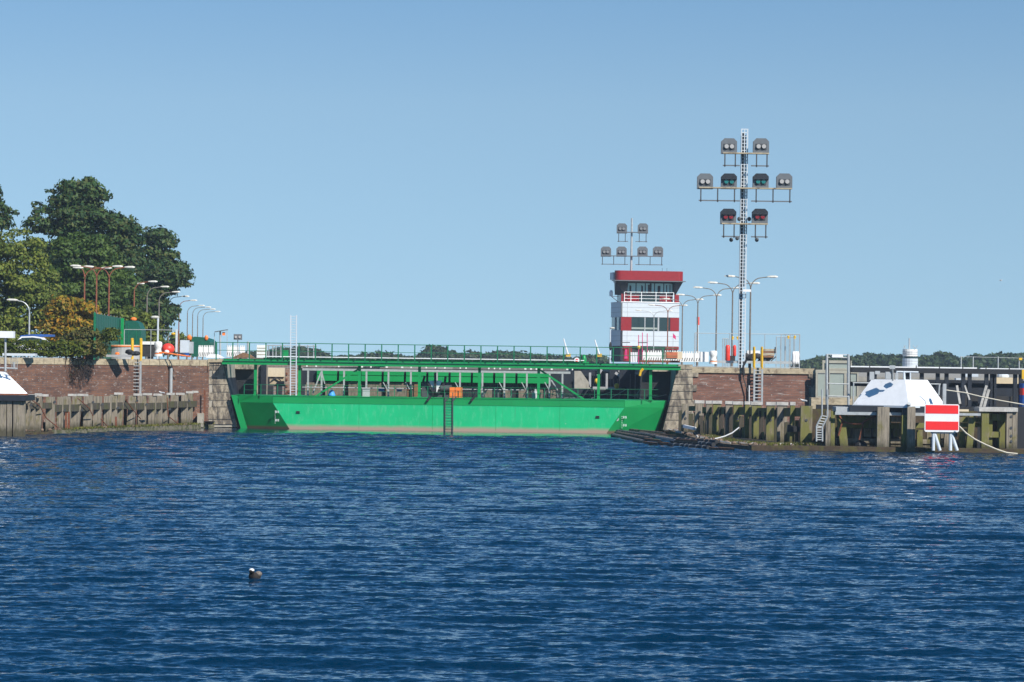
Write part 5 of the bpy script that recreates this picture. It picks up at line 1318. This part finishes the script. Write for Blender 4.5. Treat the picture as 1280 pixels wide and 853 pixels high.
m = MB(); m.prism([P(156,440,320),P(177,440,320),P(176.5,413,320),P(173,404,320),P(168,401,320),P(156,401,320)],4); m.build('shell','green_teal',t)
m = MB(); m.ball(P(167,399.3,320.5),(.34,.3,.22)); m.build('beacon','orange',t)
m = MB(); pbox(m,160,404,161,437,319.95,.05); pbox(m,170,414,171,437,319.95,.05); m.build('ribs','green_dark',t)
t = thing('concrete_ring','grey concrete shaft ring with yellow and orange edge strip','concrete ring',(P(154,446,285).x,285,GZ))
a = P(154.5,445,285); r = 20.5*285/F
m = MB(); m.lathe((a.x,285,GZ),[(r,0),(r,.62),(r*.99,.64),(r*.99,1.25)],28); m.build('ring','concrete_grey',t)
m = MB(); m.lathe((a.x,285,GZ+1.252),[(r*1.04,0),(r*1.04,.09)],28); m.build('orange_edge','orange',t)
m = MB(); m.lathe((a.x,285,GZ+1.345),[(r*1.03,0),(r*1.03,.07)],28); m.build('cream_rim','beige',t)
m = MB(); pbox(m,121,443.8,163,446.3,275.5,1.2); tag(m.build('concrete_kerb','concrete_grey'),'low whitish concrete strip on the left quay edge by the ring','kerb')
m = MB(); pbox(m,3,442.2,44,444.8,263.5,1.2); tag(m.build('concrete_kerb','white_panel'),'pale grey strip on the left quay edge under the hedge','kerb')
m = MB(); m.ball(P(146.5,442.5,276),(.22,.2,.16),8,5); tag(m.build('orange_buoy','orange'),'small orange float at the foot of the concrete ring','float')
m = MB()
for c,r_ in (((161.5,439.5),.25),((165,442),.3),((170,442),.28),((159,441),.14)): m.ball(P(*c,277.5),(r_*1.5,r_,r_*.8),8,5)
tag(m.build('black_boots','black'),'black rubber tackle lying behind the yellow ladder rails','tackle')
t = thing('black_skip','dark open container with a white lid right of the concrete ring','skip',(P(185,446,290).x,290,GZ))
m = MB(); pbox(m,177.5,431,193,446,290,1.6); m.build('body','grey_dark',t)
m = MB(); pbox(m,176.5,427.2,193.5,430.8,289.9,1.8); m.build('lid','white_plastic',t)
t = thing('red_float','big red and white rounded float on the left quay','float',(P(210,442,286).x,286,GZ))
m = MB(); a = P(210,436.5,286.5); m.ball(a,(8.3*286/F,.6,7.2*286/F),14,9); m.build('body','red_plastic',t,smooth=True)
m = MB(); m.ball(P(208.5,440,286.0),(3.2*286/F,.25,2.6*286/F),12,7); m.build('white_spot','white',t,smooth=True)
m = MB(); m.path([P(x,y,283.5) for x,y in ((199,440.5),(209,441.5),(220,443.5),(238,446))],.075); tag(m.build('orange_hose','orange'),'orange hose lying along the left quay beside the red float','hose')
m = MB(); m.path([P(x,y,284) for x,y in ((214,442),(222,441),(232,444))],.07); tag(m.build('black_hose','black'),'black hose lying behind the orange hose','hose')
t = thing('grey_cabinet','light grey electric cabinet on a dark blue foot on the left quay','cabinet',(P(230,446,288).x,288,GZ))
m = MB(); pbox(m,225,425.5,236,441,288,.7); m.build('body','white_panel',t)
m = MB(); pbox(m,225.5,441.1,236,446,288.05,.6); m.build('foot','blue',t)
m = MB(); pbox(m,236.3,427.5,241.5,442,288.4,.5); m.build('side_box','grey_light',t)
t = thing('orange_buoy','orange buoy with white cap on top of the grey cabinet','buoy',(P(236.5,426,289.2).x,289.2,GZ+1.5))
m = MB(); m.ball(P(236.7,422.5,289.2),(.24,.24,.28),10,7); m.build('float','orange',t)
m = MB(); m.ball(P(236.9,419.3,289.2),(.15,.15,.12),8,5); m.build('cap','coping',t)
m = MB(); m.prism([P(240,446,345),P(263,446,345),P(263,428,345),P(259,424,345),P(251,421.5,345),P(243,421,345),P(240,423,345)],8); tag(m.build('green_container','green_teal'),'teal green container behind the white barriers on the left quay','container')
m = MB(); m.ball(P(258,422.5,345),(.22,.2,.3),8,5); tag(m.build('orange_beacon','orange'),'orange beacon on the far teal container','beacon')
fence_panels('white tube fence frame with wide mesh on the left quay',155,221.5,412.5,446,287,3,wires=0)
m = MB(); pbox(m,219.2,412,222,441,286.8,.12); tag(m.build('fence_end_post','white_panel'),'broad pale end post of the left white tube fence','post')
m = MB(); m.ball(P(216.5,417.5,286.7),(.22,.15,.13),8,5); tag(m.build('warning_lamp','yellow'),'yellow warning lamp hung on the left white tube fence','warning lamp')
t = thing('sign_stand','small flat-roofed sign stand with an orange panel on the left quay','stand',(P(275,445,320).x,320,GZ))
m = MB(); m.bar((P(275.3,445,320).x,320,GZ),P(275.3,414,320),.1); m.bar((P(268,445,320).x,320,GZ),P(268,416,320),.03); m.bar((P(284,445,320).x,320,GZ),P(284,412,320),.03); m.build('post','grey_light',t)
m = MB(); m.prism([P(268,415.5,319.5),P(284,412.6,319.5),P(284,411.9,319.5),P(268,414.5,319.5)],1.0); m.build('roof_plate','grey',t)
m = MB(); pbox(m,277.8,415.5,281.5,419.5,319.8,.05); m.build('orange_panel','orange',t)
t = thing('signal_board','small dark grey signal board on a thin pole behind the walkway railing','signal board',(P(297,445,320).x,320,GZ))
m = MB(); pbox(m,292,418,302.5,425,319.8,.2); bd = m.build('board','grey',t)
for px in (294.8,299.6):
    m = MB(); a = P(px,421.5,319.75); m.bar((a.x,319.79,a.z),(a.x,319.7,a.z),.13,n=10); m.build('lens','lens_white',bd)
m = MB(); m.bar((P(297.2,445,320.1).x,320.1,GZ),P(297.2,425,320.1),.05); m.build('pole','grey_light',t)
m = MB(); m.bar((P(310,446,305).x,305,GZ),P(310,427,305),.11,n=8); tag(m.build('grey_bollard_post','grey_light'),'light grey upright tube behind the left end of the walkway','post')
m = MB(); m.prism([P(257,447.5,291),P(280,447.5,291),P(272,443,291),P(261,443,291)],.9); tag(m.build('white_boat','white'),'flat white tarpaulin bundle on the quay near the gate corner','tarpaulin')
m = MB(); m.prism([P(289,447.5,293),P(318,447.5,293),P(312,443.2,293),P(304,441,293),P(298,443.5,293)],.9); tag(m.build('brown_canvas','dirt_brown'),'heap of brown canvas behind the left end of the walkway','canvas')
t = thing('white_cupboard','cream white slatted cupboard behind the walkway left of the tall ladder','cupboard',(P(327,447,300).x,300,6.7))
m = MB(); pbox(m,320.8,431.5,333.2,447.5,300,.9); m.build('body','white_plastic',t)
m = MB(); 
for y in (435,439,443): pbox(m,321.5,y,332.5,y+.6,299.97,.04)
m.build('slats','coping',t)
m = MB(); a = P(361,440,310)
for px in (336,341,345,351,385,392): m.bar((P(px,447,320).x,320,GZ),P(px,431.5,320),.06)
m.bar(P(334,432,320),P(396,433,320),.06); tag(m.build('far_rail','steel'),'thin steel rail on the chamber side behind the tall ladder','railing')
m = MB(); pbox(m,354,438,360,447,312,1); tag(m.build('green_box','green'),'green box behind the railing left of the tall ladder','box')
# pole and white box on the left roof
t = thing('light_pole','white flat light box on a pale pole above the left white roof','light',(P(7,465,249).x,249,5))
m = MB(); m.bar(P(6.8,464,249),P(6.8,422,249),.09,n=8); m.build('pole','steel',t)
m = MB(); pbox(m,-6,414.3,16.8,422.4,248.6,.9); m.build('light_box','white',t)
m = MB(); m.bar(P(-20,459,249),P(22,461,249),.07); m.build('arm','steel',t)
m = MB()
for k in range(5): m.bar(P(12+k*2.6,447,249),P(15+k*1.6,460,249),.02,n=4)
m.bar(P(12,447.5,249),P(23,447.5,249),.02,n=4); m.bar(P(13,453,249),P(23,453,249),.02,n=4); m.bar(P(17.5,453,249),P(17.5,460,249),.07); m.build('wire_basket','steel',t)
# parked car and blue awning behind the hedge
t = thing('parked_car','white parked car whose roof shows above the left hedge','car',(P(40,440,285).x,285,GZ))
cx = P(38,440,285).x
m = MB(); prof = [(-2.1,.35),(2.15,.35),(2.2,.75),(1.75,.95),(1.1,1.42),(.3,1.52),(-.7,1.48),(-1.35,1.0),(-2.1,.85)]
m.prism([(cx+x*1.05,284.2,GZ+.3+z*1.2) for x,z in prof],1.7); m.build('body','white',t)
m = MB(); m.prism([(cx+x*1.05,284.18,GZ+.3+z*1.2) for x,z in ((-1.2,1.0),(1.55,.98),(1.05,1.34),(.3,1.42),(-.65,1.38))],1.74); m.build('windows','glass',t)
for s in (-1.3,1.35):
    m = MB(); m.bar((cx+s,284.15,GZ+.55),(cx+s,285.95,GZ+.55),.33,n=14); m.build('wheel','black',t)
m = MB(); m.prism([P(24,421.5,289),P(64,421,289),P(64,418.3,289),P(40,418,289),P(26,419.5,289)],2.5); tag(m.build('blue_awning','blue'),'blue tarpaulin awning behind the white car roof','awning')
m = MB(); m.ball(P(12.8,426.5,272),(.16,.14,.12),8,5); tag(m.build('orange_lamp','orange'),'small orange lamp in front of the hedge at far left','lamp')

# ------------------------------------------------------------------ birds
def gull(label, px, py, Y, s, flip=1, flying=False):
    c = P(px,py,Y); t_mb = MB()
    def L(x,y,z): return (c.x+x*s*flip, c.y+y*s, c.z+z*s)
    ring = [(-.30,.02,.03,.00),(-.18,.06,.07,.02),(0,.10,.10,.03),(.14,.09,.10,.05),(.22,.05,.06,.10),(.27,.055,.055,.15),(.33,.045,.045,.16),(.37,.015,.015,.15)]
    vs = []; n = 8
    for (x,ry,rz,z0) in ring:
        for i in range(n): a = 2*math.pi*i/n; vs.append(L(x,ry*math.cos(a),z0+rz*math.sin(a)))
    fs = [(k*n+i,k*n+(i+1)%n,(k+1)*n+(i+1)%n,(k+1)*n+i) for k in range(len(ring)-1) for i in range(n)]+[tuple(range(n-1,-1,-1)),tuple(range((len(ring)-1)*n,len(ring)*n))]
    m = MB(); m.add(vs,fs); o = m.build('gull','feather_white',smooth=True); tag(o,label,'gull','gulls on the quays')
    def sub(mb,nm,mt): q = mb.build(nm,mt,o,); return q
    m = MB(); m.bar(L(.36,0,.15),L(.44,0,.135),.015*s,.006*s,n=5); sub(m,'bill','beak')
    m = MB()
    if not flying:
        for y in (-.03,.03): m.bar(L(.02,y,-.05),L(.02,y,-.22),.01*s,n=4)
        sub(m,'legs','beak')
    m = MB()
    if flying:
        for y in (-1,1): m.add([L(.12,.05*y,.08),L(-.08,.05*y,.08),L(-.12,.45*y,.22),L(.1,.4*y,.22),L(-.1,.8*y,.1)],[(0,1,2,3),(3,2,4)])
    else:
        for y in (-1,1): m.ball(L(-.06,.085*y,.05),(.22*s,.03*s,.07*s),8,5)
    sub(m,'wings','grey_light'); return o
gull('white gull standing on the right fender below the brick wall',1005,501.5,240,.85,-1)
gull('white gull standing low at the waterline before the mossy piles',942,555,244,.85,-1)
gull('white gull standing on top of the left timber fender',202.5,491.5,274,.8,-1)
gull('white gull standing on the stone corner behind the floating rafts',850,536,282,.7,1)
gull('tiny gull flying alone in the right sky',1251,351,330,.5,1,True)
# duck seen head-on
Yb = groundY(318.5,724.5); c = P(318.5,724.5,Yb); c.z = 0
ring = [(-.30,.03,.03,.10),(-.22,.10,.07,.08),(-.08,.165,.13,.08),(.08,.17,.15,.08),(.2,.13,.14,.10),(.25,.09,.11,.15),(.27,.075,.08,.21),(.27,.085,.07,.26),(.33,.065,.05,.27),(.39,.015,.015,.29)]
vs = []; n = 12
rot = R(-105)
def W(x,y,z): return (c.x+x*math.cos(rot)-y*math.sin(rot), c.y+x*math.sin(rot)+y*math.cos(rot), z)
for (x,ry,rz,z0) in ring:
    for i in range(n): a = 2*math.pi*i/n; vs.append(W(x,ry*math.cos(a),z0+rz*math.sin(a)))
fs = [(k*n+i,k*n+(i+1)%n,(k+1)*n+(i+1)%n,(k+1)*n+i) for k in range(len(ring)-1) for i in range(n)]+[tuple(range(n-1,-1,-1)),tuple(range((len(ring)-1)*n,len(ring)*n))]
m = MB(); m.add(vs,fs); duck = m.build('duck','feather_dark',smooth=True); tag(duck,'dark duck with a pale head swimming alone in the foreground water','duck')
m = MB(); m.ball(W(.29,0,.295),(.085,.085,.055),10,7); m.build('pale_crown','feather_white',duck,smooth=True)
m = MB(); m.bar(W(.38,0,.29),W(.45,0,.27),.022,.012,n=6); m.build('bill','feather_dark',duck)
m = MB()
for s in (-1,): m.ball(W(-.08,.08,.16),(.12,.20,.09),10,6)
m.build('wing','feather_mottled',duck,smooth=True)

# ------------------------------------------------------------------ vegetation
def leaves(name, C, N, size, mat, parent=None, loc=None):
    n = len(C); t = rng.normal(size=(n,3)); t -= (t*N).sum(1)[:,None]*N; t /= np.linalg.norm(t,axis=1)[:,None]+1e-9
    b = np.cross(N,t); s = size*rng.uniform(.6,1.35,(n,1)); w_ = s*.55
    v = np.stack([C-t*s, C-b*w_, C+t*s, C+b*w_],1).reshape(-1,3).astype(np.float32)
    o0 = root_loc(parent) if parent else Vector(C.mean(0)); 
    if parent is None: o0.z = float(C[:,2].min())
    v -= np.array(o0,dtype=np.float32)
    me = bpy.data.meshes.new(name); me.vertices.add(len(v)); me.vertices.foreach_set('co',v.ravel())
    me.loops.add(4*n); me.loops.foreach_set('vertex_index',np.arange(4*n,dtype=np.int32)); me.polygons.add(n)
    me.polygons.foreach_set('loop_start',np.arange(0,4*n,4,dtype=np.int32)); me.polygons.foreach_set('loop_total',np.full(n,4,dtype=np.int32)); me.update(calc_edges=True)
    me.materials.append(MT[mat]); o = bpy.data.objects.new(name,me); COL.objects.link(o); o.parent = parent
    if parent is None: o.location = o0
    return o
def inpoly(p, poly):
    c = False; j = len(poly)-1
    for i in range(len(poly)):
        xi,yi = poly[i]; xj,yj = poly[j]
        if (yi > p[1]) != (yj > p[1]) and p[0] < (xj-xi)*(p[1]-yi)/(yj-yi)+xi: c = not c
        j = i
    return c
def cloud(poly, Y, depth, nl, rad, per, shrink=.0):
    """leaf centres/normals for clumps filling a crown of this outline and real depth"""
    xs = [p[0] for p in poly]; ys = [p[1] for p in poly]; cx = sum(xs)/len(xs); cs = []; guard = 0
    k = F/Y
    while len(cs) < nl and guard < 60*nl:
        guard += 1; p = (random.uniform(min(xs),max(xs)),random.uniform(min(ys),max(ys))); r = random.uniform(*rad)
        q = r*k*.75
        if not inpoly(p,poly): continue
        if not all(inpoly((p[0]+dx*q,p[1]+dy*q),poly) for dx,dy in ((-1,0),(1,0),(0,-1))): 
            r *= .55; q = r*k*.7
            if not all(inpoly((p[0]+dx*q,p[1]+dy*q),poly) for dx,dy in ((-1,0),(1,0),(0,-1))): continue
        e = min(1,abs(p[0]-cx)/((max(xs)-min(xs))/2+1)); h = (max(ys)-p[1])/(max(ys)-min(ys)+1)
        d = depth*math.sqrt(max(.05,1-e*e))*math.sqrt(max(.12,1-h*.85)); yy = Y+(random.uniform(-1,1) if random.random()<.45 else -random.random()**.5)*d
        w_ = P(p[0],p[1],Y); cs.append((w_.x,yy,w_.z,r))
    Cs = []; Ns = []
    for (x,y,z,r) in cs:
        n = int(per*r*r); d = rng.normal(size=(n,3)); d /= np.linalg.norm(d,axis=1)[:,None]
        d[:,2] = np.abs(d[:,2])*.9-.25*(rng.random(n)<.35)
        rr = r*rng.uniform(.55,1.05,(n,1)); wob = 1+.25*np.sin(d[:,:1]*5+x)*np.cos(d[:,1:2]*4+z)
        Cs.append(np.array([x,y,z])+d*rr*wob*np.array([1.15,1.15,.8])); nn = d+rng.normal(size=(n,3))*.55+np.array([0,0,.25]); Ns.append(nn/np.linalg.norm(nn,axis=1)[:,None])
    return cs, np.concatenate(Cs), np.concatenate(Ns)
def tree(name, label, poly, Y, depth, nl, rad, per, leaf, mat, trunk_px, group='trees on the left bank', trunk_r=.45):
    b = P(trunk_px,440,Y); t = thing(name,label,'tree',(b.x,Y,GZ),0,group)
    cs, C, N = cloud(poly,Y,depth,nl,rad,per)
    leaves('crown',C,N,leaf,mat,t)
    m = MB(); top = P(trunk_px,min(p[1] for p in poly)+25,Y); H_ = top.z-GZ
    fork = Vector((b.x,Y,GZ+H_*.28)); m.bar((b.x,Y,GZ-.2),fork,trunk_r,trunk_r*.75,n=8); m.bar(fork,(top.x,Y,top.z),trunk_r*.75,.08,n=7)
    for (x,y,z,r) in random.sample(cs,min(26,len(cs))):
        h = random.uniform(.28,.8)*H_; s = Vector((b.x,Y,GZ+min(h,max(.2*H_,z-GZ-1.5)))); e = Vector((x,y,z)); mid = s.lerp(e,.5)+Vector((0,0,-.5)); m.bar(s,mid,trunk_r*.3,trunk_r*.18,n=5); m.bar(mid,e,trunk_r*.18,.04,n=5)
    m.build('trunk','bark',t); return t
T1 = [(36,300),(33,264),(46,250),(60,243),(66,228),(85,216),(95,219),(104,222),(116,220),(124,231),(140,236),(143,248),(143,262),(158,270),(168,278),(178,292),(183,330),(187,440),(58,440),(46,330)]
T2 = [(172,300),(180,291),(192,292),(196,281),(203,285),(211,293),(221,298),(223,318),(236,338),(241,352),(236,361),(222,358),(214,372),(226,388),(222,402),(210,410),(205,440),(160,440)]
T3 = [(-90,300),(-60,225),(-20,222),(0,238),(5,252),(15,258),(17,270),(18,281),(5,292),(0,310)]
T4 = [(-90,330),(-60,290),(0,290),(12,284),(30,281),(44,292),(56,305),(66,330),(78,352),(88,372),(92,440),(-90,440)]
T5 = [(55,395),(66,376),(80,367),(96,370),(112,372),(120,384),(128,400),(126,440),(50,440)]
T6 = [(128,400),(140,388),(158,380),(176,385),(190,392),(200,408),(200,440),(128,440)]
tree('broadleaf_tree','tallest dark green tree, rising behind the rusty street lamps',T1,380,7,330,(.9,2.2),85,.28,'leaf_dark',112)
tree('broadleaf_tree','dark blue-green tree leaning right, the rightmost of the left bank',T2,425,5.5,200,(.9,2.0),80,.30,'leaf_dark',188)
tree('broadleaf_tree','dark tree top cut off by the left edge, above the lighter tree',T3,365,5,80,(1,2.1),85,.28,'leaf_dark',-40)
tree('broadleaf_tree','lighter olive green tree at the left edge behind the single lamp',T4,335,6,300,(.8,1.8),95,.23,'leaf_mid',10)
tree('broadleaf_tree','autumn orange small tree between the olive tree and the teal fence',T5,312,3,120,(.6,1.2),110,.22,'leaf_orange',90,trunk_r=.2)
tree('broadleaf_tree','yellow-green low tree behind the teal sheet fence',T6,338,3,110,(.6,1.3),95,.24,'leaf_mid',165,trunk_r=.2)
tree('broadleaf_tree','olive green tree filling the middle under the tallest dark tree',[(60,330),(75,300),(95,288),(120,290),(135,305),(145,330),(170,345),(175,380),(170,440),(60,440)],355,4,220,(.8,1.7),85,.25,'leaf_mid2',110)
def bush(name,label,cat,poly,Y,depth,nl,rad,per,leaf,mat,stuff=False):
    cs,C,N = cloud(poly,Y,depth,nl,rad,per); o = leaves(name,C,N,leaf,mat); tag(o,label,cat); return o
bush('hedge','clipped green hedge along the top of the left quay wall','hedge',[(-60,424),(110,424),(112,446),(-60,446)],270.5,1.2,230,(.35,.6),230,.12,'leaf_hedge')
bush('scrub_bush','olive brown scrub bush spreading before the teal fence','bush',[(62,446),(66,428),(80,418),(95,412),(108,405),(122,412),(128,425),(136,440),(136,447)],271.8,1.3,110,(.4,.8),190,.14,'leaf_scrub')
bush('scrub_bush','yellow-green bush growing between teal fence and concrete ring','bush',[(118,446),(122,425),(130,410),(140,408),(150,414),(148,425),(136,432),(133,446)],275.5,.8,50,(.35,.7),200,.13,'leaf_hedge')
bush('small_tree','far small green tree beside the grey lamps at the quay end','tree',[(205,446),(210,425),(222,415),(232,414),(243,420),(250,426),(250,446)],480,3,30,(.8,1.6),60,.3,'leaf_mid')
# dead roots hanging over the wall
m = MB()
def twig(p, d, L, r, depth_):
    q = p+d*L; q.y = min(q.y, wline(95)-.05); m.bar(p,q,r,r*.6,n=4,cap=False)
    if depth_ > 0:
        for _ in range(3): twig(q,(d+Vector((random.uniform(-.8,.8),random.uniform(-.3,.3),random.uniform(-.6,.4)))).normalized(),L*.72,r*.62,depth_-1)
for px,L in ((84,.9),(88,.75),(92,.9),(97,.85),(101,.6),(112,.7),(118,.5)):
    a = P(px,444,wline(px)-.5); twig(a,Vector((random.uniform(-.3,.15),-.1,-1)).normalized(),L,.06,4)
tag(m.build('hanging_roots','twig'),'dead brown roots hanging over the left brick wall','roots')
bush('dead_foliage','withered dark foliage on the roots over the left wall','foliage',[(80,474),(84,452),(96,443),(112,443),(104,456),(98,470),(92,478)],270.6,.25,16,(.25,.4),120,.1,'leaf_dead')

# far woods
def wood(label, poly_list, Y, depth, nl, seed):
    random.seed(seed); Cs=[];Ns=[]
    for poly,n_ in poly_list:
        cs,C,N = cloud(poly,Y,depth,n_,(1.6,3.4),9); Cs.append(C); Ns.append(N)
    o = leaves('far_wood',np.concatenate(Cs),np.concatenate(Ns),.85,'leaf_far'); o['label'] = label; o['category'] = 'woodland'; o['kind'] = 'stuff'; return o
def skyline(xs, ytop, ybase):
    return [(x,y) for x,y in zip(xs,ytop)]+[(xs[-1],ybase),(xs[0],ybase)]
wood('far hazy line of trees beyond the lock, seen over the gate',[
 (skyline([290,320,345,372,378,398,408,418,432,452,470,478,500,510,530,532,538,548,556,562,572,585,600,612,630,640,650,662,680,700,720,740,760],
          [441,438,434,433,433,436,440,444,444,440,441,438,443,445,441,436,431,431,436,438,441,437,440,439,438,440,438,441,444,443,446,442,445],456),620)],1100,14,620,3)
wood('far hazy line of trees beyond the dark gate at right',[
 (skyline([990,1003,1020,1030,1045,1060,1075,1083,1095,1110,1120,1140,1150,1165,1175,1182,1190,1196,1205,1218,1226,1233,1245,1262,1280,1300,1330],
          [448,448,446,444,444,445,443,440,442,444,441,445,444,444,439,440,446,448,446,442,445,443,440,441,441,443,441],462),620)],1100,14,620,4)
random.seed(99)

# ------------------------------------------------------------------ air
m = MB(); m.box(-420,420,-20,1250,-3.5,36)
hz = m.build('haze','grey'); hm = bpy.data.materials.new('air'); hm.use_nodes = True; t = hm.node_tree; t.nodes.clear()
pv = t.nodes.new('ShaderNodeVolumePrincipled'); pv.inputs['Color'].default_value = (.66,.83,1,1); pv.inputs['Density'].default_value = HAZE; pv.inputs['Anisotropy'].default_value = 0.0
oo = t.nodes.new('ShaderNodeOutputMaterial'); t.links.new(pv.outputs[0],oo.inputs['Volume']); hz.data.materials[0] = hm; hz['kind'] = 'stuff'
